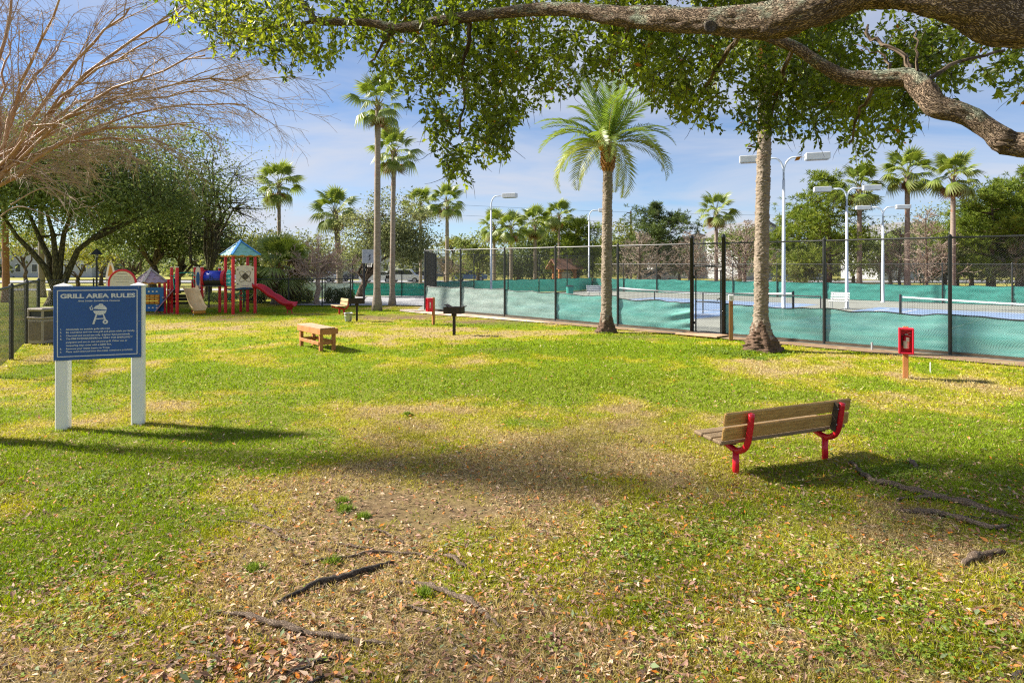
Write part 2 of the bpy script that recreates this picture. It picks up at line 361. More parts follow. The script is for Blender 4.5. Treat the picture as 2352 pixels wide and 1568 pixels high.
M_['soil'] = surf('bare_soil', (.3, .2, .12), (.2, .12, .07), 3, .95, coord='World', bump=.4, bscale=30, dirt=((.36, .3, .15), 2, .56))
M_['mulch'] = surf('pine_straw', (.3, .12, .06), (.18, .07, .04), 3, .95, coord='World', bump=.5, bscale=20)
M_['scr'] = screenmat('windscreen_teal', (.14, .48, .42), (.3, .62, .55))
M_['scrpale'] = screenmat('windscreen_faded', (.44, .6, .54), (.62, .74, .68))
M_['scrdk'] = screenmat('windscreen_green', (.02, .46, .35), (.03, .52, .4), .2, .03)
M_['scrfar'] = screenmat('windscreen_far', (.06, .36, .3), (.09, .42, .36), .2, .03)
M_['leaf'] = leafmat('leaf', .55, .38, .5)
M_['leaffar'] = leafmat('leaf_far', .4, .6, .2, (1.25, 1.3, .9, 1))
M_['grass'] = leafmat('grass_blade', .3, .6, .2)
M_['litter'] = leafmat('dead_leaf', .1, .7, .15)
M_['frond'] = leafmat('palm_frond', .3, .4, .4)
M_['oakbark'] = barkmat('oak_bark', (.46, .35, .25), (.27, .19, .13), lichen=(.38, .44, .32), scale=12, depth=.05, strength=1.0, stretch=(1, 1, .3), crack=.55, warp=.4)
M_['bark'] = barkmat('tree_bark', (.24, .18, .125), (.11, .08, .055), scale=5, depth=.03)
M_['barkgr'] = barkmat('mossy_bark', (.2, .17, .09), (.1, .08, .045), scale=5, depth=.03)
M_['root'] = barkmat('root_bark', (.46, .35, .26), (.24, .17, .12), scale=24, depth=.008)
M_['rootdk'] = barkmat('dark_root_bark', (.24, .2, .165), (.11, .09, .075), scale=24, depth=.01)
M_['myrtle'] = surf('myrtle_bark', (.5, .31, .18), (.32, .16, .08), 3, .6, coord='bark', stretch=(4, 4, 1.2), dirt=((.5, .38, .25), 3, .55))
M_['twig'] = surf('bare_twig', (.47, .36, .28), (.34, .23, .17), 6, .8)
M_['cypress'] = surf('cypress_twig', (.37, .3, .235), (.26, .2, .155), 6, .85)
M_['palmtrunk'] = surf('palm_trunk', (.33, .27, .22), (.2, .155, .12), 3, .9, coord='bark', stretch=(1.5, 1.5, 9), bump=.5, bscale=7, dirt=((.26, .1, .05), 1.2, .6))
M_['palmred'] = surf('red_palm_trunk', (.42, .2, .12), (.28, .12, .07), 3, .9, coord='bark', stretch=(1.5, 1.5, 6), bump=.5, bscale=7)
M_['boot'] = surf('palm_boots', (.31, .25, .19), (.15, .115, .085), 8, .85, coord='bark', stretch=(1, 1, 3), bump=.5, bscale=25, dirt=((.12, .075, .05), 3, .6))
M_['rootmass'] = surf('palm_root_mass', (.16, .1, .065), (.07, .042, .028), 14, .95, coord='bark', stretch=(1, 1, .5), bump=.8, bscale=30)
M_['petiole'] = surf('petiole', (.3, .16, .05), (.22, .2, .06), 5, .6)
M_['tyre'] = surf('tyre', (.02, .02, .02), (.03, .03, .03), 9, .85)
M_['glass'] = surf('dark_glass', (.03, .035, .04), (.04, .05, .055), 2, .12, spec=.6)
M_['rooft'] = surf('brown_metal_roof', (.46, .25, .18), (.4, .2, .14), 3, .5)
M_['shingle'] = surf('grey_shingle', (.2, .2, .21), (.15, .15, .16), 4, .8)
M_['siding'] = surf('pale_siding', (.45, .46, .48), (.4, .41, .42), 2, .7)
M_['label'] = surf('paper_label', (.7, .68, .64), (.6, .55, .5), 30, .6)

# ------------------------------------------------------------------ ground
def ell(u, v, ru, rv):
    c = gr(u, v); a = gr(u, v - rv).y; b = gr(u, v + rv).y
    return (c.x, (a + b) / 2, ru / F * c.y, (a - b) / 2)
def emask(X, Y, E, soft=.9):
    d = np.sqrt(((X - E[0]) / E[2]) ** 2 + ((Y - E[1]) / E[3]) ** 2)
    return np.clip((1 - d) / soft + .35, 0, 1)
DIRT = [(ell(960, 1170, 270, 80), 1.1), (ell(560, 1300, 300, 80), .3), (ell(760, 1500, 460, 90), .38), (ell(1080, 1390, 220, 60), .3), (ell(520, 733, 120, 7), .8), (ell(900, 726, 170, 8), .9),
        (ell(1130, 738, 170, 8), .8), (ell(1135, 803, 60, 7), .5), (ell(1500, 775, 200, 8), .6), (ell(300, 1490, 400, 80), .45)]
STRAW = [(ell(900, 1090, 420, 50), .25), (ell(620, 1180, 240, 70), .35), (ell(1500, 1010, 260, 60), .08), (ell(1050, 765, 420, 12), .45), (ell(1900, 870, 420, 30), .32), (ell(1350, 1480, 420, 100), .25),
         (ell(1700, 1330, 420, 60), .1), (ell(2150, 930, 200, 30), .2), (ell(250, 900, 260, 16), .25), (ell(1200, 820, 400, 12), .35)]
LUSH = [(ell(230, 1060, 420, 70), 1.0), (ell(1250, 880, 500, 45), .7), (ell(1300, 805, 420, 22), .8), (ell(2250, 1020, 260, 70), .8), (ell(1680, 805, 120, 12), 1.3), (ell(150, 1230, 300, 120), .5), (ell(1700, 1150, 250, 40), .4),
        (ell(2000, 1400, 400, 150), .35), (ell(1400, 770, 90, 6), 1.0), (ell(420, 870, 260, 30), .7), (ell(620, 712, 260, 5), .7), (ell(1080, 745, 200, 6), .5)]
def fields(X, Y):
    """dirt, dry, lush weights of the lawn at world x, y"""
    P = np.c_[X, Y, np.zeros_like(X)]
    n1, n2, n3 = fbm(P * .55, 3), fbm(P * 2.3, 5), fbm(P * .16, 9)
    n4 = fbm(P * 1.15, 13, 3)
    dirt = sum(w * emask(X, Y, E) for E, w in DIRT) + (n2 - .5) * .9 + (n1 - .5) * .6 - .22
    dry = .3 + sum(w * emask(X, Y, E) for E, w in STRAW) - sum(w * emask(X, Y, E) for E, w in LUSH) + (n1 - .5) * 1.9 + (n2 - .5) * 1.35 + (n4 - .5) * 1.15 + (n3 - .5) * .7
    lush = sum(w * emask(X, Y, E) for E, w in LUSH) + (n1 - .5)
    return np.clip(dirt, 0, 1), np.clip(dry, 0, 1), np.clip(lush, 0, 1)
C_GRN, C_YEL, C_STRAW, C_DIRT = np.array((.2, .29, .006)), np.array((.38, .37, .014)), np.array((.46, .36, .17)), np.array((.15, .1, .068))
def lawn_col(X, Y):
    d, s, l = fields(X, Y)
    a = np.clip(s * 2, 0, 1)[:, None]; b = np.clip(s * 2 - 1, 0, 1)[:, None]
    c = C_GRN * (1 - a) + C_YEL * a; c = c * (1 - b) + C_STRAW * b
    c = c * (1 - .12 * l[:, None])
    return c, d, s, l
def ground_z(X, Y):
    P = np.c_[X, Y, np.zeros_like(X)]
    k = np.clip(1 - (np.hypot(X, Y) - 20) / 25, 0, 1)
    return -.045 + .03 * k * fbm(P * .8, 21) + .012 * k * fbm(P * 5, 22, 2)

xs = np.concatenate([-np.geomspace(14, 900, 40)[::-1], np.arange(-13.9, 13.91, .11), np.geomspace(14, 900, 40)])
ys = np.concatenate([-np.geomspace(3, 60, 10)[::-1], np.arange(-2.8, 12, .1), np.arange(12, 34, .2), np.geomspace(34.2, 1500, 60)])
GX, GY = np.meshgrid(xs, ys); gx, gy = GX.ravel(), GY.ravel()
gc, gd, gs, gl = lawn_col(gx, gy)
gcol = gc * .8 * (1 - gd[:, None]) + C_DIRT * gd[:, None]
soilmix = np.clip(1 - gy / 16, 0, .55)[:, None]        # near the camera the thatch under the blades shows
gcol = gcol * (1 - soilmix) + np.array((.21, .16, .08)) * soilmix
far = np.clip((gy - 40) / 15, 0, 1)[:, None]
gcol = gcol * (1 - far) + np.array((.34, .34, .1)) * far
nx, ny = len(xs), len(ys)
ii = (np.arange(ny - 1)[:, None] * nx + np.arange(nx - 1)[None, :]).ravel()
gm, N, L, P = new_mat('lawn_ground')
a = N.new('ShaderNodeAttribute'); a.attribute_name = 'col'; geo = N.new('ShaderNodeNewGeometry')
n1 = N.new('ShaderNodeTexNoise'); n1.inputs['Scale'].default_value = 14; n1.inputs['Detail'].default_value = 8; n1.inputs['Roughness'].default_value = .75; L.new(geo.outputs['Position'], n1.inputs['Vector'])
r = N.new('ShaderNodeValToRGB'); r.color_ramp.elements[0].position = .3; r.color_ramp.elements[0].color = (.45, .42, .4, 1); r.color_ramp.elements[1].position = .7; r.color_ramp.elements[1].color = (1.35, 1.3, 1.2, 1)
L.new(n1.outputs['Fac'], r.inputs[0])
mx = N.new('ShaderNodeMixRGB'); mx.blend_type = 'MULTIPLY'; mx.inputs[0].default_value = 1; L.new(a.outputs['Color'], mx.inputs[1]); L.new(r.outputs[0], mx.inputs[2]); L.new(mx.outputs[0], P.inputs['Base Color'])
P.inputs['Roughness'].default_value = .95; P.inputs['Specular IOR Level'].default_value = .1
b = N.new('ShaderNodeBump'); b.inputs['Strength'].default_value = .6; b.inputs['Distance'].default_value = .03; L.new(n1.outputs['Fac'], b.inputs['Height']); L.new(b.outputs[0], P.inputs['Normal'])
me = np_mesh('ground', np.c_[gx, gy, ground_z(gx, gy)], np.c_[ii, ii + 1, ii + nx + 1, ii + nx], gm, gcol, True)
structure(link('ground', me))

# court compound: near fence line from corner FA along FD; FN points into the courts
FD = Vector((.697, -.717, 0)).normalized(); FN = Vector((-FD.y, FD.x, 0)); FA = Vector((-4.46, 32.8, 0)); N0 = FA.dot(FN)
def cp(n, d, z=0.0):                   # court coordinates: n metres from the origin along FN, d along FD from the corner
    p = FA + FN * (n - N0) + FD * d; return Vector((p.x, p.y, z))
def sheet(name, pts, mat, kind='structure', z=None, parent=None):
    mb = MB(); mb.add([(p[0], p[1], p[2] if z is None else z) for p in pts], [tuple(range(len(pts)))])
    o = mb.build(name, mat, parent)
    if kind: o['kind'] = kind
    return o
courts = sheet('tennis_court', [cp(N0 - .1, -.5), cp(N0 - .1, 34), cp(47, 34), cp(47, -5), Vector((7.3, 57, 0)), Vector((-5.4, 44.8, 0))], M_['court'], z=.004)
def strip(mb, p, q, w, z):
    p, q = Vector(p), Vector(q); d = (q - p).normalized(); s = Vector((-d.y, d.x, 0)) * w / 2
    mb.add([(x.x, x.y, z) for x in (p - s, q - s, q + s, p + s)], [(0, 1, 2, 3)])
for d0 in (1.5, 15.6):
    W_ = 11.0
    sheet('blue_playing_area', [cp(24.3, d0), cp(24.3, d0 + W_), cp(38.5, d0 + W_), cp(38.5, d0)], M_['courtblue'], z=.008)
    mb = MB()
    for d in (d0 + .8, d0 + 2, d0 + W_ - 2, d0 + W_ - .8): strip(mb, cp(25.2, d), cp(37.6, d), .1, .012)
    for n in (25.2, 27.3, 34.0, 37.6): strip(mb, cp(n, d0 + .8), cp(n, d0 + W_ - .8), .1, .016)
    strip(mb, cp(27.3, d0 + W_ / 2), cp(34, d0 + W_ / 2), .1, .02)
    o = mb.build('court_marking', M_['line']); o['kind'] = 'structure'
sheet('soil_strip', [cp(N0 - .9, -1.2), cp(N0 - .7, 5), cp(N0 - .95, 10), cp(N0 - .8, 16), cp(N0 - 1.0, 22), cp(N0 - .8, 34), cp(N0 - .12, 34), cp(N0 - .12, -1.2)], M_['soil'], z=.0)
E = [(-5.6, 31.9), (-4.4, 30.6), (-3.0, 29.2), (-1.6, 28.2), (-.4, 27.0), (1.0, 25.8), (1.6, 25.6), (1.1, 26.3), (-.2, 27.9), (-1.2, 29.0), (-2.6, 30.4), (-4.0, 32.0), (-4.7, 32.8), (-5.8, 33.2)]
sheet('sand_patch', [Vector((x, y, 0)) for x, y in E], M_['sand'], z=.002)
sheet('basketball_court', [Vector(p) for p in ((-12.5, 36.6, 0), (-4.7, 36.2, 0), (-5.5, 47.2, 0), (-13, 47.2, 0))], M_['concrete'], z=.0)
mb = MB()
for k in range(16):
    a0, a1 = math.pi * k / 15 - math.pi / 2, math.pi * (k + 1) / 15 - math.pi / 2
    strip(mb, (-10 + 3.6 * math.cos(a0), 42 + 3.6 * math.sin(a0), 0), (-10 + 3.6 * math.cos(a1), 42 + 3.6 * math.sin(a1), 0), .08, .006)
strip(mb, (-11, 39.5, 0), (-5.4, 39.3, 0), .08, .006)
o = mb.build('court_line', M_['line']); o['kind'] = 'structure'
sheet('footpath', [Vector(p) for p in ((-60, 57, 0), (-9, 57, 0), (-9, 61, 0), (-60, 61, 0))], M_['concrete'], z=-.01)
sheet('road', [Vector(p) for p in ((-160, 78, 0), (160, 78, 0), (160, 92, 0), (-160, 92, 0))], M_['asphalt'], z=-.008)
sheet('mulch_bed', [cp(47.2, 4), cp(47.2, 44), cp(66, 44), cp(66, -8), cp(50, -8)], M_['mulch'], z=-.004)
mb = MB(); mb.bar((-160, 77.9, .05), (160, 77.9, .05), .2, .14)
o = mb.build('kerb', M_['concrete']); o['kind'] = 'structure'

# ------------------------------------------------------------------ grass and litter
rng = np.random.default_rng(11)
def scatter(n, y0, y1, margin=1.0, power=1.0):
    Y = y0 + (y1 - y0) * rng.random(n) ** power
    X = (rng.random(n) * 2 - 1) * (.8 * Y + margin)
    return X, Y
def no_grass(X, Y):                    # true where paving, courts or soil lie
    n = X * FN.x + Y * FN.y
    return (n > N0 - .75) & (X > -5.6) | ((Y > 36.2) & (X > -13) & (X < -4)) 
BX, BY, BL, BW = [], [], [], []
for n, y0, y1, L0, W0 in ((170000, 3.2, 6.2, .048, .0058), (160000, 6.2, 10.5, .05, .008), (110000, 10.5, 18, .055, .014), (85000, 18, 36, .06, .028)):
    X, Y = scatter(n, y0, y1)
    d, s, l = fields(X, Y)
    keep = (rng.random(n) > d * 1.25 - .1) & ~no_grass(X, Y)
    X, Y, l, s = X[keep], Y[keep], l[keep], s[keep]
    cl_ = fbm(np.c_[X, Y, X * 0] * 4.5, 61, 3); kk = rng.random(len(X)) < .35 + 1.3 * cl_; X, Y, l, cl_ = X[kk], Y[kk], l[kk], cl_[kk]
    BX.append(X); BY.append(Y); BL.append((.45 + 1.15 * cl_) * L0 * (.5 + .9 * rng.random(len(X)) + .35 * l)); BW.append(np.full(len(X), W0))
tufts = [(788, 1147, .1), (792, 1165, .13), (834, 1181, .09), (584, 1301, .12), (764, 1285, .1), (972, 1359, .1),  (1700, 812, .5), (1790, 805, .45), (1740, 822, .5),
         (1392, 764, .35), (936, 950, .08)]
for u, v, rr in tufts:
    c = gr(u, v); n = int(900 * rr / .2); an_ = rng.random(n) * 6.283
    rad = rr * .62 * np.sqrt(rng.random(n)) * (.6 + .4 * np.sin(an_ * 3 + u)); an = an_
    BX.append(c.x + rad * np.cos(an) * 1.1); BY.append(c.y + rad * np.sin(an)); BL.append(.05 + .035 * rng.random(n)); BW.append(np.full(n, .005 if c.y < 9 else .014))
X, Y, Lb, Wb = map(np.concatenate, (BX, BY, BL, BW)); ntuft = sum(int(900 * t[2] / .2) for t in tufts)
c, d, s, l = lawn_col(X, Y); n = len(X)
t = rng.random((n, 1)); c = c * (.55 + .9 * rng.random((n, 1)))
dead = rng.random(n) < .05 + .38 * s; c[dead] = np.array((.56, .45, .25)) * (.6 + .7 * rng.random((dead.sum(), 1)))
c[-ntuft:] = np.array((.2, .28, .04)) * (.6 + .8 * rng.random((ntuft, 1)))
lean = rng.normal(size=(n, 2)) * .75
D = np.c_[lean, .55 + .5 * rng.random(n)]
D[dead[:, None].repeat(3, 1) & np.array([False, False, True])] *= .25
me = leaf_mesh('grass', np.c_[X, Y, ground_z(X, Y) - .004], D, Lb, Wb, c, M_['grass'], rng, fold=.3, curl=.1)
o = link('grass', me, kind='stuff'); o['label'] = 'patchy green and straw-coloured lawn grass covering the picnic area'; o['category'] = 'grass'

LP = [(.5, .32, .2), (.36, .2, .125), (.6, .44, .31), (.2, .11, .07), (.5, .2, .06), (.36, .21, .16), (.28, .16, .1)]
LX, LY, LS = [], [], []
for n, y0, y1, size in ((27000, 3.1, 6.6, .046), (26000, 6.6, 11, .046), (8500, 11, 20, .06)):
    X, Y = scatter(n, y0, y1, .5)
    u, v = to_px(np.c_[X, Y, np.zeros(n)])
    w = .12 + .3 * np.clip((10.5 - Y) / 4, 0, 1) + .75 * emask(X, Y, ell(800, 1420, 760, 190)) + .55 * emask(X, Y, ell(1050, 1130, 600, 120)) + .35 * emask(X, Y, ell(300, 1450, 500, 160)) + .7 * emask(X, Y, ell(1900, 1450, 700, 180)) + .35 * emask(X, Y, ell(2050, 1130, 420, 60))
    w = w * (.35 + 1.3 * fbm(np.c_[X, Y, X * 0] * 1.6, 31))
    w = w * (1 - .55 * fields(X, Y)[0])
    if y0 > 10: w = w * 0 + .4
    k = (rng.random(n) < w) & ~no_grass(X, Y); LX.append(X[k]); LY.append(Y[k]); LS.append(np.full(k.sum(), size))
for u, v, sp, nn in ((560, 1500, .22, 160), (660, 1540, .25, 190), (2240, 1420, .3, 110), (1620, 1530, .35, 120), (420, 1545, .3, 130), (2180, 1210, .3, 60)):
    c_ = gr(u, v); LX.append(c_.x + rng.normal(size=nn) * sp); LY.append(c_.y + rng.normal(size=nn) * sp * .5); LS.append(np.full(nn, .065))
X, Y, S = map(np.concatenate, (LX, LY, LS)); n = len(X)
S = S * (.55 + .9 * rng.random(n)); an = rng.random(n) * 6.283
D = np.c_[np.cos(an), np.sin(an), rng.normal(size=n) * .22]
Nn = np.c_[rng.normal(size=(n, 2)) * .35, np.ones(n)]
c = np.array(LP)[rng.integers(0, len(LP), n)] * (.6 + .75 * rng.random((n, 1)))
g = rng.random(n) < .1; c[g] = np.array((.16, .2, .1)) * (.7 + .6 * rng.random((g.sum(), 1)))
orx = rng.random(n) < .02 + .05 * (X > 1.2); c[orx] = np.array((.55, .17, .02)) * (.8 + .4 * rng.random((orx.sum(), 1)))
me = leaf_mesh('fallen_leaves', np.c_[X, Y, ground_z(X, Y) + .006 + .018 * rng.random(n)], D, S, S * (.3 + .16 * rng.random(n)), c, M_['litter'], rng, fold=.35, N=Nn, curl=.12)
o = link('fallen_leaves', me, kind='stuff'); o['label'] = 'brown and orange fallen oak leaves littering the foreground lawn'; o['category'] = 'leaves'

# dry straw and grass clippings lying flat
SX, SY, SL, SW = [], [], [], []
for n, y0, y1, w_ in ((46000, 3.2, 6.4, .0032), (34000, 6.4, 11, .0055), (12000, 11, 19, .012)):
    X, Y = scatter(n, y0, y1, .5); d, s, l = fields(X, Y); k = (rng.random(n) < .18 + .6 * s - .35 * d - .35 * l) & ~no_grass(X, Y)
    SX.append(X[k]); SY.append(Y[k]); SL.append((.025 + .05 * rng.random(n))[k]); SW.append(np.full(k.sum(), w_))
X, Y, S, W2 = map(np.concatenate, (SX, SY, SL, SW)); n = len(X); an = rng.random(n) * 6.283
c = np.array([(.52, .4, .24), (.38, .26, .16), (.6, .48, .31), (.26, .17, .11)])[rng.integers(0, 4, n)] * (.6 + .7 * rng.random((n, 1)))
me = leaf_mesh('dry_straw', np.c_[X, Y, ground_z(X, Y) + .004 + .022 * rng.random(n)], np.c_[np.cos(an), np.sin(an), rng.normal(size=n) * .2], S, W2, c, M_['litter'], rng, fold=.2, N=np.c_[rng.normal(size=(n, 2)) * .3, np.ones(n)], curl=.1)
o = link('dry_straw', me, kind='stuff'); o['label'] = 'dry straw and dead grass stems lying over the lawn'; o['category'] = 'straw'

# clover and small weeds
WX, WY = [], []
for u, v, ru, rv, n in ((2000, 1380, 420, 170, 950), (1900, 1500, 620, 80, 600), (2250, 1300, 200, 130, 500), (120, 1420, 300, 150, 600), (1700, 812, 80, 10, 900), (1500, 1220, 180, 60, 700), (2100, 1080, 240, 40, 900), (200, 1130, 260, 60, 900)):
    E = ell(u, v, ru, rv); X = E[0] + rng.normal(size=n) * E[2] * .6; Y = E[1] + rng.normal(size=n) * E[3] * .6; k = (fbm(np.c_[X, Y, X * 0] * 3.2, 71, 2) > .52) & (Y > 3.1); WX.append(X[k]); WY.append(Y[k])
X, Y = np.concatenate(WX), np.concatenate(WY); X = np.repeat(X, 3) + rng.normal(size=len(X) * 3) * .008; Y = np.repeat(Y, 3) + rng.normal(size=len(Y) * 3) * .008; n = len(X); an = rng.random(n) * 6.283
S = (.018 + .014 * rng.random(n)) * np.where(Y > 12, 2.2, 1)
me = leaf_mesh('clover', np.c_[X, Y, ground_z(X, Y) + .018 + .03 * rng.random(n)], np.c_[np.cos(an), np.sin(an), rng.normal(size=n) * .3], S, S * .9, palette([(.13, .2, .03), (.21, .29, .04), (.3, .37, .06)], n, rng), M_['grass'], rng, fold=.15, N=np.c_[rng.normal(size=(n, 2)) * .4, np.ones(n)])
o = link('clover', me, kind='stuff'); o['label'] = 'low clover and small weeds among the grass'; o['category'] = 'weeds'

# a few large lobed leaves lying singly
lobe = [(0, .0), (.16, .06), (.3, .03), (.36, .2), (.5, .07), (.62, .22), (.72, .06), (.86, .1), (1.0, 0)]
for i, (u, v, s_, lab) in enumerate(((792, 1360, .13, 'large pale lobed fallen leaf below the long dark root'), (818, 1498, .14, 'large tan lobed fallen leaf at the end of the pale root'),
                            (1432, 1318, .11, 'pale lobed fallen leaf right of the pale curved root'), (1492, 1530, .14, 'large pale lobed fallen leaf at the bottom edge of the picture'))):
    mb = MB(); pts = [(x * s_, y * s_ * 1.1) for x, y in lobe] + [(x * s_, -y * s_ * 1.1) for x, y in lobe[-2:0:-1]]
    n_ = len(pts); cen = (s_ * .5, 0, .0)
    mb.add([cen] + [(x, y, .012 + abs(y) * .5) for x, y in pts], [(0, k + 1, (k + 1) % n_ + 1) for k in range(n_)])
    o = mb.build('lobed_leaf', M_['litpale'] if 'litpale' in M_ else M_.setdefault('litpale', surf('pale_dead_leaf', (.5, .36, .24), (.38, .25, .15), 40, .7)))
    p = gr(u, v); o.location = (p.x, p.y, -.005); o.rotation_euler = (0, 0, i * 1.3 + .3); tag(o, lab, 'leaf', 'single lobed leaves')

# ------------------------------------------------------------------ trees
OAKPAL = [(.07, .1, .04), (.12, .16, .055), (.18, .22, .07), (.26, .29, .08), (.34, .35, .1)]
DARKPAL = [(.05, .07, .035), (.08, .11, .045), (.12, .155, .06), (.18, .21, .07)]
YELPAL = [(.09, .1, .02), (.17, .18, .03), (.27, .26, .04), (.38, .33, .06)]
PINEPAL = [(.06, .09, .014), (.12, .17, .02), (.2, .25, .03), (.3, .32, .05)]
GREYPAL = [(.1, .12, .055), (.16, .18, .085), (.23, .24, .11), (.31, .3, .15)]

def clusters(cc, cr, n, rng, flat=-.55, shell=.42):
    out = []
    while len(out) < n:
        d = rng.normal(size=3); d /= np.linalg.norm(d)
        if d[2] < flat: continue
        k = .5 + .9 * vnoise(np.array([d * 2.3 + 5.5]), int(cr[0] * 7))[0]       # uneven outline
        out.append(np.array(cc) + d * np.array(cr) * rng.random() ** shell * k)
    return np.array(out)

def broad_tree(name, label, base, cc, cr, seed, nclu=70, per=90, ls=.2, pal=OAKPAL, tr=.25, fork=None, nl=6, bark='bark', group='trees', cl=.14, limbs=None, twigs=True, leafmat='leaffar', cat='tree', flat=-.55):
    """trunk with limbs and a crown of leaf clumps; cc centre and cr radii of the crown, world metres"""
    rng = np.random.default_rng(seed); base = Vector(base); cc = Vector(cc)
    root = thing(name, label, cat, base, 0, group)
    fork = Vector(fork) if fork is not None else base.lerp(Vector((cc.x, cc.y, base.z)), .15) + Vector((0, 0, max(1.0, (cc.z - cr[2] - base.z) * .9)))
    wood = MB()
    wood.tube([base - Vector((0, 0, .1)), base + Vector((0, 0, .25))] + wob(base + Vector((0, 0, .26)), fork, 4, .03, rng)[1:], [tr * 1.6, tr * 1.15] + list(np.linspace(tr, tr * .85, 4)), 10)
    nodes = []
    if limbs is None:
        cl_ = clusters(cc, [c * .8 for c in cr], nl, rng, -.1, .3); limbs = [[fork] + wob(fork, Vector(c), 5, .06, rng, .08)[1:] for c in cl_]
    for lb in limbs:
        m = len(lb); r0 = tr * (.62 if len(limbs) < 5 else .5)
        wood.tube(lb, list(np.linspace(r0, r0 * .22, m)), 7, False)
        for i in range(1, m): nodes.append((Vector(lb[i]), r0 * (1 - .8 * i / m)))
    K = clusters(cc, cr, nclu, rng, flat)
    NP = np.array([list(n[0]) for n in nodes])
    for k in K:
        j = np.argmin(((NP - k) ** 2).sum(1)); p, r = nodes[j]
        if twigs: wood.tube(wob(p, Vector(k), 3, .08, rng, .05), [max(r * .5, .02), max(r * .35, .015), .014, .008], 4, False)
    wood.build('trunk', M_[bark], root, base, True)
    rc = np.mean(cr) * cl
    n = nclu * per
    C = np.repeat(K, per, 0) + rng.normal(size=(n, 3)) * rc * np.array([1.15, 1.15, .75])
    D = rng.normal(size=(n, 3)) + np.array([0, 0, -.25])
    tone = np.repeat(rng.random(nclu), per) * .55 + rng.random(n) * .45
    me = leaf_mesh('crown', C - np.array(base), D, ls * (.6 + .8 * rng.random(n)), ls * .5 * (.7 + .6 * rng.random(n)), palette(pal, n, rng, tone), M_[leafmat], rng)
    link('crown', me, root)
    return root

def pine_tree(label, base, h, r, seed, pal=PINEPAL, start=.25, ntuft=520, group='pines behind the courts', nb=46, name='pine_tree', tl=.46, tw=.07):
    rng = np.random.default_rng(seed); base = Vector(base); root = thing(name, label, 'tree', base, 0, group)
    wood = MB(); top = base + Vector((0, 0, h)); tr = h * .018 + .05
    wood.tube([base - Vector((0, 0, .1))] + wob(base, top, 6, .008, rng)[1:], list(np.linspace(tr * 1.2, .03, 7)), 8)
    tips = []
    for i in range(nb):
        t = start + (1 - start) * (i + rng.random()) / nb; a = rng.random() * 6.283
        prof = math.sin(math.pi * min(1, (1.06 - t) / (1.06 - start)) ** .8 * .62) * (.65 + .6 * rng.random())
        L = max(.3, r * prof); p = base + Vector((0, 0, h * t))
        q = p + Vector((math.cos(a) * L, math.sin(a) * L, L * (.15 + .3 * rng.random())))
        pts = wob(p, q, 4, .05, rng, -.06); wood.tube(pts, [.06, .045, .03, .022, .012], 4, False)
        k = max(3, int(ntuft / nb * (L / r + .25)))
        for j in range(k):
            s = .3 + .7 * rng.random(); b = p.lerp(q, s); sp = .22 * L * (1.2 - .5 * s) + .08
            tips.append((np.array(b) + rng.normal(size=3) * np.array([sp, sp, sp * .5]), i))
    wood.build('trunk', M_['bark'], root, base, True)
    T = np.array([t[0] for t in tips]); m = len(T); per = 15
    D = unit(rng.normal(size=(m * per, 3)) * np.array([1, 1, .8]) + np.array([0, 0, .5]))
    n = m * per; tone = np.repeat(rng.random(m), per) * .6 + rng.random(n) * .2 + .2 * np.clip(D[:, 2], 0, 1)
    me = leaf_mesh('crown', np.repeat(T, per, 0) - np.array(base), D, tl * (.7 + .5 * rng.random(n)), tw, palette(pal, n, rng, tone), M_['leaffar'], rng)
    link('crown', me, root); return root

def bare_tree(name, label, base, h, r, seed, conical=True, group='bare trees', mat='cypress', nb=60, tr=.12, fork=None, dens=1.0, twr=.012):
    rng = np.random.default_rng(seed); base = Vector(base); root = thing(name, label, 'tree', base, 0, group)
    wood = MB(); tw = MB()
    def spray(p, q, rad, lev):
        pts = wob(p, q, 4, .07, rng, .03); wood_ = wood if rad > .03 else tw
        wood_.tube(pts, list(np.linspace(rad, max(rad * .35, twr * .6), 5)), 4 if rad > .03 else 3, False)
        if lev == 0: return
        L = (Vector(q) - Vector(p)).length; d = (Vector(q) - Vector(p)).normalized()
        for j in range(int((5 if lev > 1 else 4) * dens)):
            s = .2 + .78 * rng.random(); b = Vector(pts[min(3, int(s * 4))]).lerp(Vector(pts[min(4, int(s * 4) + 1)]), (s * 4) % 1)
            e = (d * .8 + Vector(rng.normal(size=3)) * .5 + Vector((0, 0, .25))).normalized()
            spray(b, b + e * L * (.28 + .25 * rng.random()), max(rad * .5, twr), lev - 1)
    if conical:
        top = base + Vector((0, 0, h)); wood.tube([base - Vector((0, 0, .1))] + wob(base, top, 6, .008, rng)[1:], list(np.linspace(tr * 1.3, .015, 7)), 7)
        for i in range(nb):
            t = .12 + .86 * (i + rng.random()) / nb; a = rng.random() * 6.283; L = r * (1.05 - t) ** .75 * (.7 + .45 * rng.random())
            p = base + Vector((0, 0, h * t)); spray(p, p + Vector((math.cos(a) * L, math.sin(a) * L, L * .28)), .028, 2)
    else:
        fk = Vector(fork) if fork is not None else base + Vector((0, 0, h * .3))
        wood.tube([base - Vector((0, 0, .1))] + wob(base, fk, 4, .05, rng)[1:], list(np.linspace(tr * 1.35, tr, 5)), 8)
        for i in range(nb):
            d = rng.normal(size=3); d[2] = abs(d[2]) * .8 + .25; d /= np.linalg.norm(d)
            q = fk + Vector((d[0] * r, d[1] * r, d[2] * (h - (fk.z - base.z)))) * (.75 + .25 * rng.random()); spray(fk, q, tr * .38, 3)
    wood.build('trunk', M_['bark' if conical else mat], root, base, True); o = tw.build('twigs', M_[mat], root, base); o['kind'] = 'stuff'
    return root

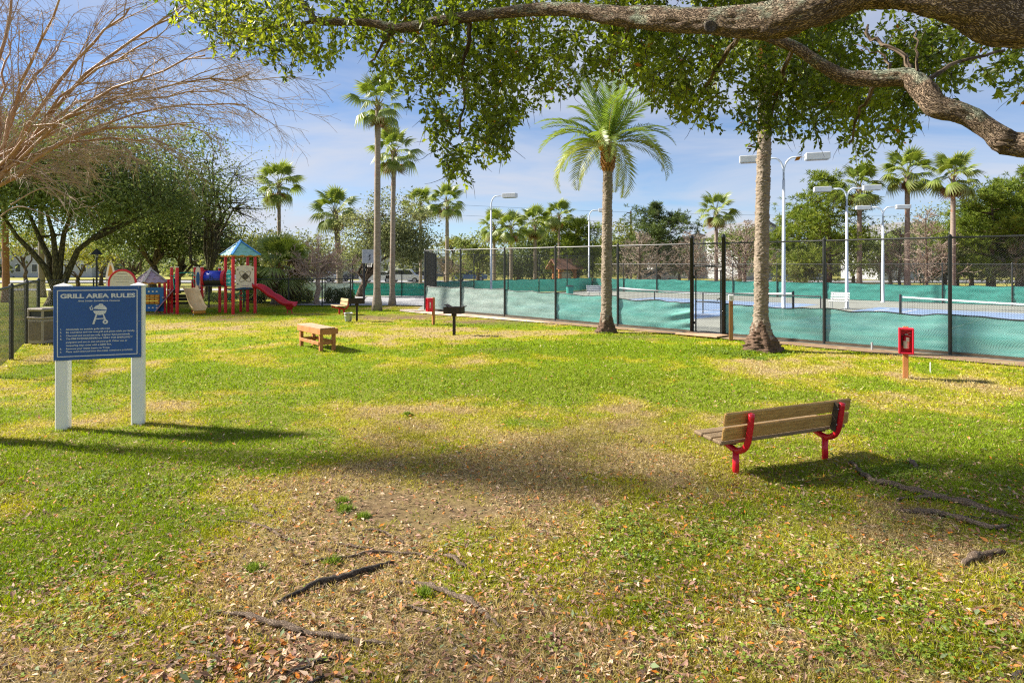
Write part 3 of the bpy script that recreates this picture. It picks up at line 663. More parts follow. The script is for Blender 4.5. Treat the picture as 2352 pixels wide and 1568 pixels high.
# ---- palms
def fan_frond(seed, droop):            # fan leaf on a stalk along +x, folded segments with hanging tips
    rng = np.random.default_rng(seed); V = []; Fc = []; col = []
    def quad(a, b, c, d, cl): i = len(V); V.extend([a, b, c, d]); Fc.extend([(i, i + 1, i + 2), (i, i + 2, i + 3)]); col.extend([cl] * 4)
    Ls, w = .85, .022; st = np.array((.16, .2, .04))
    for s in range(3):
        a, b = s / 3, (s + 1) / 3; za, zb = -droop * .25 * a * a, -droop * .25 * b * b
        quad((a * Ls, -w, za), (b * Ls, -w, zb), (b * Ls, w, zb), (a * Ls, w, za), st)
    c0 = np.array((Ls, 0, -droop * .25)); ns = 17
    for k in range(ns):
        an = math.radians(-118 + 236 * (k + .5) / ns); R = .82 * (.62 + .38 * math.cos(an * .62)) * (.92 + .16 * rng.random()); hw = .06
        d = np.array((math.cos(an), math.sin(an), .18 - droop * .5)); d /= np.linalg.norm(d); side = np.array((-math.sin(an), math.cos(an), 0))
        m1 = c0 + d * R * .42; up = np.array((0, 0, .025)); tip = c0 + d * R * .9 + np.array((0, 0, -R * (.16 + .3 * droop + .12 * rng.random())))
        cl = np.array((.17, .23, .04)) * (.65 + .6 * rng.random()); cl2 = cl * .8 + np.array((.26, .24, .1)) * (.5 + .5 * rng.random())
        quad(c0, m1 - side * hw, m1 + up, m1 + side * hw, cl); i = len(V)
        V.extend([m1 - side * hw, tip, m1 + up]); Fc.append((i, i + 1, i + 2)); col.extend([cl, cl2, cl]); i = len(V)
        V.extend([m1 + up, tip + side * .02, m1 + side * hw]); Fc.append((i, i + 1, i + 2)); col.extend([cl, cl2, cl])
    return np_mesh('frond', np.array(V), np.array(Fc), M_['frond'], np.array(col))
def dead_frond(seed):
    me = fan_frond(seed, 1.3); a = me.color_attributes['col']; n = len(me.vertices)
    rng = np.random.default_rng(seed); a.data.foreach_set('color', np.c_[np.array((.26, .15, .07)) * (.6 + .6 * rng.random((n, 1))), np.ones(n)].astype(np.float32).ravel()); return me
FANS = [fan_frond(1, .1), fan_frond(2, .35), fan_frond(3, .65), fan_frond(4, .95)]; DEADF = dead_frond(9)
def feather_frond(seed, L, bend, tint):  # pinnate leaf along +x, arching down
    rng = np.random.default_rng(seed); V = []; Fc = []; col = []; n = 40
    pos = []; x = z = 0; ang = .25
    for i in range(n + 1):
        pos.append(np.array((x, 0, z))); x += math.cos(ang) * L / n; z += math.sin(ang) * L / n; ang -= bend / n * (.5 + 1.0 * i / n)
    for i in range(n):
        t = i / n; p = pos[i]; d = (pos[i + 1] - p); d /= np.linalg.norm(d); nu = np.array((-d[2], 0, d[0]))
        w = .018 * (1 - .8 * t); k = len(V)
        V.extend([p + (0, w, 0), p - (0, w, 0), pos[i + 1] - (0, w * .9, 0), pos[i + 1] + (0, w * .9, 0)]); Fc.extend([(k, k + 1, k + 2), (k, k + 2, k + 3)]); col.extend([np.array((.2, .19, .05))] * 4)
        if t < .06: continue
        ll = .42 * L / 2.2 * math.sin(math.pi * min(1, (t * .86 + .13))) ** .6 * (.85 + .3 * rng.random())
        for s in (-1, 1):
            for rep in (0,):
                dd = d * (.5 + .35 * t + rep * .2) + np.array((0, s, 0)) * .85 + nu * (.42 - .5 * rep) * (.6 + .5 * rng.random()) + np.array((0, 0, -.12)); dd /= np.linalg.norm(dd)
                sd = np.cross(dd, nu); sd /= np.linalg.norm(sd); b = p + d * L / n * rep * .5; tip = b + dd * ll + np.array((0, 0, -ll * .12)); mm = b + dd * ll * .45; k = len(V); hw = .019
                V.extend([b, mm + sd * hw, tip, mm - sd * hw + nu * .006]); Fc.extend([(k, k + 1, k + 2), (k, k + 2, k + 3)])
                cl = np.array(tint) * (.65 + .7 * rng.random()); cl = cl * (1 - .25 * t) + np.array((.24, .24, .04)) * .25 * t * (.5 + rng.random()); col.extend([cl] * 4)
    return np_mesh('frond', np.array(V), np.array(Fc), M_['frond'], np.array(col))
def place_frond(me, root, z, a, pitch, s, roll=0.0, name='frond', r0=.06, xy=(0, 0)):
    o = link(name, me, root)
    M = Matrix.Translation((xy[0] + math.cos(a) * r0, xy[1] + math.sin(a) * r0, z)) @ Matrix.Rotation(a, 4, 'Z') @ Matrix.Rotation(-pitch, 4, 'Y') @ Matrix.Rotation(roll, 4, 'X')
    o.matrix_local = M @ Matrix.Scale(s, 4); return o
def fan_palm(label, base, z, s, seed, tr=.17, lean=(0, 0), dead=5, group='tall fan palms', n=24, trunkmat='palmtrunk'):
    rng = np.random.default_rng(seed); base = Vector(base); root = thing('fan_palm', label, 'palm', base, 0, group)
    mb = MB(); m = 26; pts = []; rad = []
    for i in range(m + 1):
        t = i / m; pts.append(Vector((lean[0] * t ** 1.5, lean[1] * t ** 1.5, z * t - .1 * (i == 0)))); rad.append(tr * (1.55 - .55 * min(1, t * 12) if t < .083 else 1.0) * (1 - .28 * t) * (1 + .05 * rng.normal()))
    mb.tube(pts, rad, 10); mb.build('trunk', M_[trunkmat], root, (0, 0, 0), True)
    bb = MB()                           # old leaf bases under the crown
    for i in range(16):
        a = i * 2.4; zz = z - .5 * s + .55 * s * i / 16
        p = Vector((lean[0] + math.cos(a) * tr * .7, lean[1] + math.sin(a) * tr * .7, zz)); bb.bar(p, p + Vector((math.cos(a) * .16, math.sin(a) * .16, .24)) * s, .06, .02)
    o = bb.build('leaf_bases', M_['petiole'], root); o['kind'] = 'stuff'
    for i in range(n):
        t = (i + .5) / n; a = i * 2.39996 + rng.normal() * .2; pitch = math.radians(82 - 118 * t ** .95 + rng.normal() * 7)
        v = 0 if t < .3 else 1 if t < .55 else 2 if t < .8 else 3
        place_frond(FANS[v], root, z, a, pitch, s * (.85 + .25 * rng.random()), rng.normal() * .4, xy=lean)
    for i in range(dead):
        place_frond(DEADF, root, z - .15, rng.random() * 6.28, math.radians(-72 - 12 * rng.random()), s * (.6 + .25 * rng.random()), rng.normal() * .5, 'dead_frond', xy=lean)
    return root
def booted_trunk(root, z, r, seed, flare=2.0, fz=.9, lean=0.0):
    """date palm trunk: rows of cut leaf bases standing proud above a flaring mass of roots"""
    rng = np.random.default_rng(seed); m, n = int(z / .02), 44
    zz = np.linspace(-.05, z, m)[:, None]; th = (np.arange(n) / n * 2 * math.pi)[None, :]
    zg = np.broadcast_to(zz, (m, n)); tg = np.broadcast_to(th, (m, n))
    P = np.c_[np.cos(tg).ravel() * 2.2, np.sin(tg).ravel() * 2.2, zg.ravel() * 3]
    nz = fbm(P, seed, 3).reshape(m, n); nf = fbm(P * np.array([2.2, 2.2, 3]), seed + 5, 3).reshape(m, n)
    row = zg / .095 + 3.0 * tg / (2 * math.pi) + (nz - .5) * 4.5; fr = row - np.floor(row)
    cell = vnoise(np.c_[np.floor(row).ravel() * 3.1, (np.floor((tg + np.floor(row) * 1.3) * 11 / 6.283)).ravel() * 7.7, np.zeros(m * n)], seed + 9).reshape(m, n)
    boot = (fr ** 2.2) * (.1 + 1.5 * cell) * .2
    R = r * (1 - .12 * zg / z) * (1 + boot + (nz - .5) * .16)
    fl = np.clip(1 - zg / fz, 0, 1) ** 1.7
    R = R * (1 + (flare - 1) * fl * (.7 + .6 * fbm(P * np.array([.9, .9, .2]), seed + 7, 2).reshape(m, n))) * (1 + fl * (nf - .5) * .5)
    cx = lean * (zg / z) ** 2
    V = np.c_[(R * np.cos(tg) + cx).ravel(), (R * np.sin(tg)).ravel(), zg.ravel()]
    i = (np.arange(m - 1)[:, None] * n + np.arange(n)[None, :]); j = (np.arange(m - 1)[:, None] * n + (np.arange(n)[None, :] + 1) % n)
    fs = np.c_[i.ravel(), j.ravel(), (j + n).ravel(), (i + n).ravel()]
    edge = (np.arange(m - 1)[:, None] * .02) < fz * .6 * (.55 + .9 * vnoise(np.c_[np.cos(th[0]) * 3.3, np.sin(th[0]) * 3.3, th[0] * 0 + seed], 3))[None, :]
    def part(nm, k, mat):
        q = fs.reshape(m - 1, n, 4)[k].reshape(-1, 4); idx, inv = np.unique(q, return_inverse=True)
        me = np_mesh(nm, V[idx], inv.reshape(-1, 4), mat, None, True); A = me.attributes.new('bark', 'FLOAT_VECTOR', 'POINT')
        A.data.foreach_set('vector', V[idx].astype(np.float32).ravel()); return link(nm, me, root)
    part('root_mass', edge, M_['rootmass']); return part('trunk', ~edge, M_['boot'])
def date_palm(label, base, z, r, L, seed, n=46, flare=2.0, fz=.9, lean=0.0, top=.85, group='date palms beside the court fence'):
    rng = np.random.default_rng(seed); root = thing('date_palm', label, 'palm', base, 0, group)
    booted_trunk(root, z - top, r, seed, flare, fz, lean)
    bb = MB(); k = 0
    for row in range(9):
        for j in range(11):
            a = j * .571 + row * .3; zz = z - top - .12 + row * (top + .1) / 9; rr = r * (1.0 + .38 * math.sin(math.pi * (row + .8) / 9.5))
            p = Vector((math.cos(a) * rr * .75 + lean, math.sin(a) * rr * .75, zz)); bb.bar(p, p + Vector((math.cos(a) * .08, math.sin(a) * .08, .15)) * (.7 + .6 * rng.random()), .075, .04)
    bb.lathe([(r * .8, -.1), (r * 1.2, top * .4), (r * .9, top)], 12, (lean, 0, z - top)); o = bb.build('leaf_bases', M_['wood_post'], root); o['kind'] = 'stuff'
    FE = [feather_frond(seed + i, L, b, t) for i, (b, t) in enumerate(((.7, (.15, .25, .05)), (1.2, (.17, .26, .05)), (1.75, (.19, .27, .05)), (2.1, (.24, .27, .05))))]
    for i in range(n):
        t = (i + .5) / n; a = i * 2.39996 + rng.normal() * .12; pitch = math.radians(80 - 100 * t + rng.normal() * 6)
        v = 0 if t < .28 else 1 if t < .52 else 2 if t < .8 else 3
        place_frond(FE[v], root, z, a, pitch, .85 + .22 * rng.random(), rng.normal() * .25, r0=.12, xy=(lean, 0))
    fr = MB(); fr.lathe([(.02, -.25), (.1, -.1), (.12, .08), (.05, .2)], 8, (-.28 + lean, -.3, z - .05)); fr.build('fruit_stalk', M_['orange'], root)
    return root

# date palms by the fence
date_palm('feathery date palm standing in front of the green windscreen left of the gate', gr(1393, 762), 6.5, .172, 2.65, 41, flare=1.9, fz=.8, lean=.05)
date_palm('thick date palm trunk with root mass just right of the court gate', gr(1748, 803), 8.7, .18, 2.3, 47, n=40, flare=2.7, fz=1.0, lean=.16)

# fan palms
def palm_at(label, u, v, Y, px_r, seed, ub=None, **k):
    p = at(u, v, Y); b = at(ub if ub is not None else u, v, Y)
    return fan_palm(label, (b.x, b.y, -.03), p.z, px_r * Y / F / 1.33, seed, lean=(p.x - b.x, 0), **k)
palm_at('tallest grey-trunked fan palm rising behind the red extinguisher post', 868, 235, 32.6, 63, 1, ub=866, tr=.185, dead=4, n=22)
palm_at('second tall fan palm with peeling reddish trunk beside the tallest one', 905, 345, 36.5, 55, 2, ub=901, tr=.165, dead=6, n=24)
palm_at('fan palm with round crown above the small cabbage palm and playground', 641, 420, 52, 50, 3, tr=.17)
palm_at('fan palm whose crown shows above the bare pinkish tree', 770, 482, 50, 52, 4, tr=.26, ub=781)
palm_at('slim fan palm left of the court fence corner, left of a pair', 966, 468, 62, 40, 5, tr=.16)
palm_at('slim fan palm just right of its pair at the court fence corner', 1027, 460, 60, 42, 6, tr=.2)
palm_at('leftmost of four fan palms behind the courts, beside the curved lamp', 1135, 517, 66, 38, 7, tr=.2, dead=8)
palm_at('second from left of four fan palms behind the courts', 1174, 522, 64, 38, 8, tr=.2, dead=8)
palm_at('third from left of four fan palms behind the courts', 1229, 510, 66, 38, 9, tr=.2, dead=9)
palm_at('rightmost of four fan palms behind the courts, tallest and slimmest', 1284, 494, 68, 36, 10, tr=.17, dead=6)
palm_at('lone fan palm seen above the tennis gate', 1645, 482, 60, 42, 11, tr=.19, dead=9)
palm_at('fan palm behind the middle double lamp, leftmost of the right-hand trio', 1974, 428, 60, 51, 12, tr=.24, dead=6)
palm_at('middle fan palm of the right-hand trio with orange leaf bases', 2084, 395, 58, 54, 13, tr=.26, dead=4)
palm_at('rightmost fan palm of the right-hand trio in front of the pines', 2189, 402, 55, 57, 14, tr=.24, dead=8)
palm_at('reddish palm trunk at the left edge behind the low fence', 8, 380, 40, 66, 15, tr=.21, ub=14, n=20, trunkmat='palmred')
palm_at('pale palm trunk standing behind the multi-stemmed oak', 92, 400, 46, 60, 16, tr=.22, ub=96, n=20)

# small cabbage palm and saw palmetto
rng0 = np.random.default_rng(77)
p = gr(637, 697); root = thing('cabbage_palm', 'short shaggy cabbage palm with rough trunk behind the playground slide', 'palm', p)
mb = MB(); mb.tube([(0, 0, -.1), (.02, 0, .4), (.0, 0, 1.0), (.02, 0, 1.7), (0, 0, 2.1)], [.42, .34, .32, .36, .3], 12); mb.build('trunk', M_['palmtrunk'], root, (0, 0, 0), True)
bb = MB()
for i in range(34):
    a = i * 2.4; zz = 1.0 + 1.2 * i / 34; q = Vector((math.cos(a) * .28, math.sin(a) * .28, zz)); bb.bar(q, q + Vector((math.cos(a) * .2, math.sin(a) * .2, .32)), .07, .025)
o = bb.build('leaf_bases', M_['wood_post'], root); o['kind'] = 'stuff'
for i in range(34):
    t = (i + .5) / 34; place_frond(FANS[min(3, int(t * 4.3))], root, 2.25, i * 2.4, math.radians(85 - 120 * t + rng0.normal() * 8), 1.25 + .3 * rng0.random(), rng0.normal() * .5)
for i in range(6): place_frond(DEADF, root, 2.1, 5.9 + i * .25, math.radians(20 - 25 * i + 20), 1.2, rng0.normal() * .4, 'dead_frond')
p = gr(603, 692); root = thing('palmetto_bush', 'spiky yellow-green palmetto bush behind the red slide', 'bush', p)
for i in range(24): place_frond(FANS[i % 3], root, .15, i * 2.4, math.radians(88 - 55 * (i / 24) + rng0.normal() * 6), 1.1 + .2 * rng0.random(), rng0.normal() * .3)

# oaks and other broadleaf trees on the left
B = gr(128, 700); Yo = B.y
lim = [[(128, 668), (104, 615), (70, 575), (40, 545), (10, 500), (-40, 455)], [(128, 668), (128, 600), (122, 540), (108, 490), (85, 430)], [(132, 668), (138, 600), (146, 540), (160, 500), (175, 430)],
       [(138, 668), (158, 620), (178, 575), (212, 548), (258, 515), (300, 492), (350, 470)], [(124, 660), (112, 590), (90, 545), (62, 480), (20, 400)], [(215, 547), (255, 530), (300, 508), (380, 480)]]
lim = [[at(u, v, Yo + (i - 2) * .5 * k / 3) for k, (u, v) in enumerate(lb)] for i, lb in enumerate(lim)]
broad_tree('oak_tree', 'large dark multi-stemmed oak behind the sign and trash can', B, at(190, 415, Yo), (7.6, 5.5, 3.9), 101, 230, 220, .2, OAKPAL[:4], .42, at(128, 668, Yo), bark='barkgr', limbs=lim, group='left oaks', flat=-.7)
b = gr(352, 676, 0); broad_tree('oak_tree', 'round-crowned oak behind the playhouse roof', b, at(350, 505, b.y), (5.4, 4, 3.3), 102, 150, 130, .24, OAKPAL[:4], .3, nl=8, group='left oaks', flat=-.75)
b = gr(478, 690, 0); broad_tree('oak_tree', 'sparse upright oak with thin foliage behind the tower', b, at(505, 470, b.y), (4.0, 2.8, 4.2), 103, 190, 13, .15, GREYPAL, .24, nl=13, bark='barkgr', group='left oaks', cl=.17, flat=-.8)
b = gr(404, 672, 0); broad_tree('oak_tree', 'dim oak with yellowish leaves filling the gap behind the tube tunnel', b, at(440, 560, b.y), (5.0, 3.5, 2.6), 104, 80, 110, .28, DARKPAL, .26, nl=6, group='left oaks')
b = gr(828, 681, 0); broad_tree('oak_tree', 'broad dark oak behind the basketball hoop', b, at(892, 545, b.y), (3.3, 3, 3.0), 105, 130, 110, .2, GREYPAL, .24, nl=9, group='left oaks', flat=-.7)
b = gr(178, 672, 0); broad_tree('young_tree', 'slender young tree with thin leaning trunk behind the low fence', b, at(190, 590, b.y), (2.6, 2.2, 1.6), 106, 36, 50, .2, YELPAL, .17, nl=5, group='left young trees')
b = gr(232, 655, 0); broad_tree('young_tree', 'small yellow-green tree right of the black lamp post', b, at(235, 585, b.y), (2.8, 2.6, 1.8), 107, 36, 50, .24, YELPAL, .2, nl=5, group='left young trees')
b = gr(60, 655, 0); broad_tree('young_tree', 'yellow-leaved tree at the far left behind the black fence', b, at(45, 555, b.y), (4.6, 3, 2.8), 108, 50, 60, .26, YELPAL, .2, nl=5, group='left young trees')
b = gr(560, 662, 0); broad_tree('oak_tree', 'distant rounded oak between the tower roof and cabbage palm', b, at(575, 575, b.y), (4.5, 3, 2.8), 109, 50, 70, .28, YELPAL[:3], .25, nl=6, group='left oaks')
b = gr(700, 658, 0); broad_tree('oak_tree', 'hazy oak behind the bare pinkish tree', b, at(690, 590, b.y), (6.5, 3, 2.7), 110, 60, 70, .3, GREYPAL, .25, nl=6, group='left oaks')
b = gr(300, 656, 0); broad_tree('oak_tree', 'far green oak seen between playhouse and lamp post', b, at(320, 560, b.y), (7, 4, 3.4), 111, 70, 70, .3, OAKPAL[1:], .3, nl=6, group='left oaks')

# bare trees
b = gr(728, 699); bare_tree('bare_tree', 'low spreading bare pinkish-brown tree in front of the hedge', b, 3.6, 2.0, 121, False, mat='twig', nb=16, tr=.13, fork=(b.x + .1, b.y, 1.55), dens=1.25)
for i, (u, v, Y, r, h, lab) in enumerate(((2128, 0, 54, 2.7, 7.0, 'bare reddish cypress between the right-hand palm trunks'), (1712, 0, 56, 3.4, 6.2, 'bare reddish cypress behind the near palm trunk'), (1468, 0, 60, 3.4, 5.3, 'bare twiggy cypress behind the far net, left of the dark pine'),
                                          (1585, 0, 60, 3.0, 5.4, 'bare pinkish tree between the dark pine and lone fan palm'), (2200, 0, 66, 2.2, 7.2, 'pale bare tree behind the rightmost fan palm'), (2068, 0, 60, 2.6, 5.6, 'bare grey tree behind the right double lamp'), (2335, 0, 57, 2.4, 5.0, 'bare pale tree at the far right edge under the pines'))):
    q = at(u, 606, Y); bare_tree('bare_cypress', lab, (q.x, q.y, -.02), h, r, 130 + i, True, 'bare cypresses behind the courts', nb=54, twr=.018)
q = at(1022, 606, 74); bare_tree('bare_tree', 'reddish bare shrub-like tree behind the fence corner', (q.x, q.y, -.02), 3.2, 3.0, 140, False, mat='cypress', nb=12, tr=.12, twr=.02)

# pines and evergreens behind the courts
for i, (u, Y, h, r, st, lab) in enumerate(((1902, 62, 10.9, 4.3, .14, 'big bright pine behind the double lamps'), (1512, 66, 8.4, 3.6, .2, 'dark pointed pine left of the lone fan palm'), (1326, 70, 7.0, 3.4, .15, 'bushy pine right of the four fan palms'),
                                        (2280, 58, 9.2, 3.8, .1, 'broad bright pine right of the rightmost fan palm'), (2345, 60, 11.3, 3.8, .1, 'tallest pine at the right edge'), (2232, 66, 8.6, 3.6, .1, 'pine half hidden behind the rightmost fan palm'), (1835, 68, 8.2, 3.2, .1, 'pine left of the big bright pine'), (2420, 58, 9.5, 4.0, .1, 'pine cut off by the right edge'))):
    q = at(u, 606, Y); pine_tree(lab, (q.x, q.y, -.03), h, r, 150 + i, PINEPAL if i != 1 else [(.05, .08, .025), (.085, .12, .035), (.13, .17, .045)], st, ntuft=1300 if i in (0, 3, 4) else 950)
for i, (u, v, Y, cr, pal, lab, nc) in enumerate(((1098, 588, 70, (2.9, 3, 2.6), OAKPAL[1:], 'light green tree left of the four fan palms', 60), (1250, 572, 72, (3.6, 3, 3.6), OAKPAL[:4], 'dark oak behind the four fan palms', 80), (1190, 608, 74, (3.4, 3, 2.0), DARKPAL, 'low dark oak below the four fan palms', 60),
                                              (1440, 570, 78, (4.0, 3, 3.2), YELPAL[:3], 'olive tree beside the utility pole', 60), (1700, 560, 76, (4.2, 3, 2.9), OAKPAL[1:4], 'green oak in front of the gabled house', 70), (1395, 590, 76, (2.6, 2.5, 2.6), OAKPAL[1:], 'yellow-green tree behind the feathery date palm', 50),
                                              (1040, 560, 95, (2.4, 2.4, 1.0), YELPAL, 'small flat-topped distant pine left of the light green tree', 30), (2130, 545, 84, (6.0, 3, 4.2), GREYPAL, 'grey-green oak behind the right-hand palm trunks', 70), (1790, 600, 80, (4.0, 3, 2.6), OAKPAL[1:4], 'low green tree behind the near double lamp', 50), (1960, 575, 72, (3.6, 3, 3.0), OAKPAL[2:], 'bright green tree between the two smaller double lamps', 70), (2045, 590, 68, (2.8, 2.5, 2.4), OAKPAL[1:4], 'rounded green tree behind the smallest double lamp', 60), (2270, 585, 66, (4.0, 3, 3.0), OAKPAL[2:], 'bright leafy tree under the right-hand pines', 80), (2170, 610, 62, (2.6, 2, 1.8), GREYPAL, 'low grey-green tree at the foot of the rightmost fan palm', 50), (1850, 610, 66, (2.8, 2, 1.9), OAKPAL[2:], 'low bushy tree at the foot of the big bright pine', 50), (1560, 600, 78, (3.0, 2.5, 2.2), GREYPAL, 'dark low tree between dark pine and lone fan palm', 50), (2350, 600, 64, (3.6, 3, 2.6), OAKPAL[2:], 'leafy tree at the right edge below the tallest pine', 60))):
    c = at(u, v, Y); broad_tree('evergreen_tree', lab, (c.x, c.y, -.02), c, cr, 170 + i, nc, 70, .3, pal, .2, nl=6, group='evergreens behind the courts', flat=-.8)

# far wood along the horizon
rng1 = np.random.default_rng(5); Cs = []; cols = []
for k in range(170):
    x = -150 + 300 * (k + rng1.random()) / 170; y = 112 + 26 * rng1.random(); hh = 4.2 + 3.8 * rng1.random() + 1.2 * math.sin(k * .3)
    nn = 210; cl = np.c_[x + rng1.normal(size=nn) * 2.2, y + rng1.normal(size=nn) * 1.5, np.abs(rng1.normal(size=nn)) * hh * .42 + .3]
    cl[:, 2] = np.minimum(cl[:, 2], hh + .8 * rng1.random(nn)); Cs.append(cl); cols.append(palette(GREYPAL if k % 3 else OAKPAL[1:], nn, rng1))
Cs = np.concatenate(Cs); me = leaf_mesh('far_wood', Cs, rng1.normal(size=Cs.shape), .8, .5, np.concatenate(cols), M_['leaffar'], rng1)
o = link('far_wood', me, kind='stuff'); o['label'] = 'far-off wood along the horizon'; o['category'] = 'wood'

# hedge and low shrubs
def shrub(name, label, c, r, n, ls, pal, seed, group='shrubs', cat='shrub'):
    rng = np.random.default_rng(seed); root = thing(name, label, cat, (c[0], c[1], -.03), 0, group)
    st = MB()
    for i in range(9):
        q = Vector((rng.normal() * r[0] * .4, rng.normal() * r[1] * .4, r[2] * (.7 + .5 * rng.random()))); st.tube(wob((q.x * .3, q.y * .3, 0), q, 3, .06, rng), [.02, .015, .01, .006], 4)
    st.build('stems', M_['bark'], root)
    d = unit(rng.normal(size=(n, 3))); d[:, 2] = np.abs(d[:, 2]) if r[2] else d[:, 2]; k = .75 + .5 * vnoise(d * 2.5 + 7, seed)
    P = np.sign(d) * np.abs(d) ** .7 * np.array([r[0], r[1], r[2] * 2]) * (rng.random((n, 1)) ** .3) * k[:, None] * .85
    P[:, 2] = np.clip(P[:, 2], .02, r[2] * 2.1)
    me = leaf_mesh('foliage', P, d + rng.normal(size=(n, 3)) * .8 + np.array([0, 0, .4]), ls * (.6 + .8 * rng.random(n)), ls * .5, palette(pal, n, rng), M_['leaffar'], rng); link('foliage', me, root); return root
HED = [(.14, .18, .05), (.27, .31, .09), (.44, .44, .17), (.58, .55, .28)]
for i, (u, lab) in enumerate(((662, 'pale variegated hedge shrub right of the cabbage palm'), (694, 'variegated hedge shrub below the bare tree, left of its trunk'), (760, 'dark hedge shrub just right of the bare tree trunk'), (790, 'dark hedge shrub at the end beside the loose green windscreen'))):
    c = gr(u, 697); shrub('hedge_shrub', lab, (c.x, c.y + .5), (.62, .45, .55), 2600, .085, HED if i < 2 else [(.07, .1, .035), (.15, .18, .06), (.26, .28, .1)], 200 + i, 'hedge behind the playground')
for i, (u, v, r, lab) in enumerate(((505, 692, (1.1, .6, .35), 'low dark bush seen under the blue tube tunnel'), (585, 694, (.8, .5, .3), 'low brownish bush beneath the red slide'), (1840, 655, (1.2, .8, .6), 'round yellow-green shrub behind the far court fence'), (1680, 652, (1.4, .8, .5), 'low shrub in the mulch behind the gate'))):
    c = gr(u, v); shrub('low_bush', lab, (c.x, c.y), r, 1600, .1, DARKPAL if i == 0 else GREYPAL if i == 1 else YELPAL, 210 + i)

# ------------------------------------------------------------------ bare crape myrtle at the left edge
rng = np.random.default_rng(301)
base = Vector((-7.7, 8.7, -.03)); root = thing('crape_myrtle', 'leafless crape myrtle with orange-brown branches fanning in from the left edge', 'tree', base)
big, fine = MB(), MB()
def grow(p, d, L, rad, lev, curve):
    n = 7; pts = [Vector(p)]; d = Vector(d).normalized()
    for i in range(n):
        d = (d + Vector(rng.normal(size=3)) * .085 + Vector((.05, 0, curve)) * (1 / n)).normalized(); pts.append(pts[-1] + d * L / n)
    rr = list(np.linspace(rad, max(rad * .4, .002), n + 1))
    (big if rad > .016 else fine).tube(pts, rr, 7 if rad > .03 else 5 if rad > .012 else 3, False)
    if lev == 0: return
    for j in range({3: 6, 2: 6, 1: 5}[lev]):
        s = .28 + .7 * (j + rng.random()) / 6; k = min(n - 1, int(s * n)); b = pts[k].lerp(pts[k + 1], s * n - k); t = (pts[k + 1] - pts[k]).normalized()
        e = (t + Vector(rng.normal(size=3)) * (.42 if lev > 1 else .55)).normalized()
        grow(b, e, L * (.42 + .22 * rng.random()), max(rr[k] * .55, .0026), lev - 1, curve * .8 - .1)
hub = Vector((-7.4, 8.7, .8)); big.tube([base, hub, hub + Vector((.1, 0, .3))], [.2, .16, .12], 10)
tg = [(-60, 30), (-30, -60), (60, -120), (180, -60), (300, 20), (330, 90), (430, 10), (470, 130), (520, 205), (560, 240), (430, 290), (380, 330), (250, 250), (140, 110), (330, 210), (200, 330), (-20, 200), (20, 90), (580, 175)]
for i, (u, v) in enumerate(tg):
    Y = 7.4 + 4.4 * rng.random(); q = at(u, v, Y); s0 = at(-60 + 50 * rng.random(), 470 - 90 * rng.random(), 8.5 + .6 * rng.random())
    if i % 4 == 0: big.tube(wob(hub, s0, 3, .03, rng), [.06, .05, .045, .04], 8, False)
    m_ = s0.lerp(q, .5) + Vector((0, 0, .32)); path = smooth_path([tuple(s0), tuple(m_), tuple(q)], 5)
    path = [Vector(p_) + Vector(rng.normal(size=3)) * .025 for p_ in path]; L = (q - s0).length; r0 = .02 + .015 * rng.random()
    big.tube(path, list(np.linspace(r0, .009, len(path))), 7, False)
    for j in range(11):
        k = 1 + int((j + rng.random()) / 11 * (len(path) - 2)); t = (path[min(k + 1, len(path) - 1)] - path[k - 1]).normalized()
        e = (t + Vector(rng.normal(size=3)) * .34).normalized(); grow(path[k], e, L * (.16 + .16 * rng.random()), .010, 2, -.25)
for (a0, a1, a2) in (((0, 497), (55, 475), (185, 530)), ((25, 470), (100, 432), (165, 452))):
    pp = smooth_path([tuple(at(*a0, 8.5)), tuple(at(*a1, 8.4)), tuple(at(*a2, 8.4))], 6); fine.tube([Vector(x) for x in pp], list(np.linspace(.012, .004, len(pp))), 4, False)
big.build('branches', M_['myrtle'], root, base, True); o = fine.build('twigs', M_['twig'], root, base); o['kind'] = 'stuff'

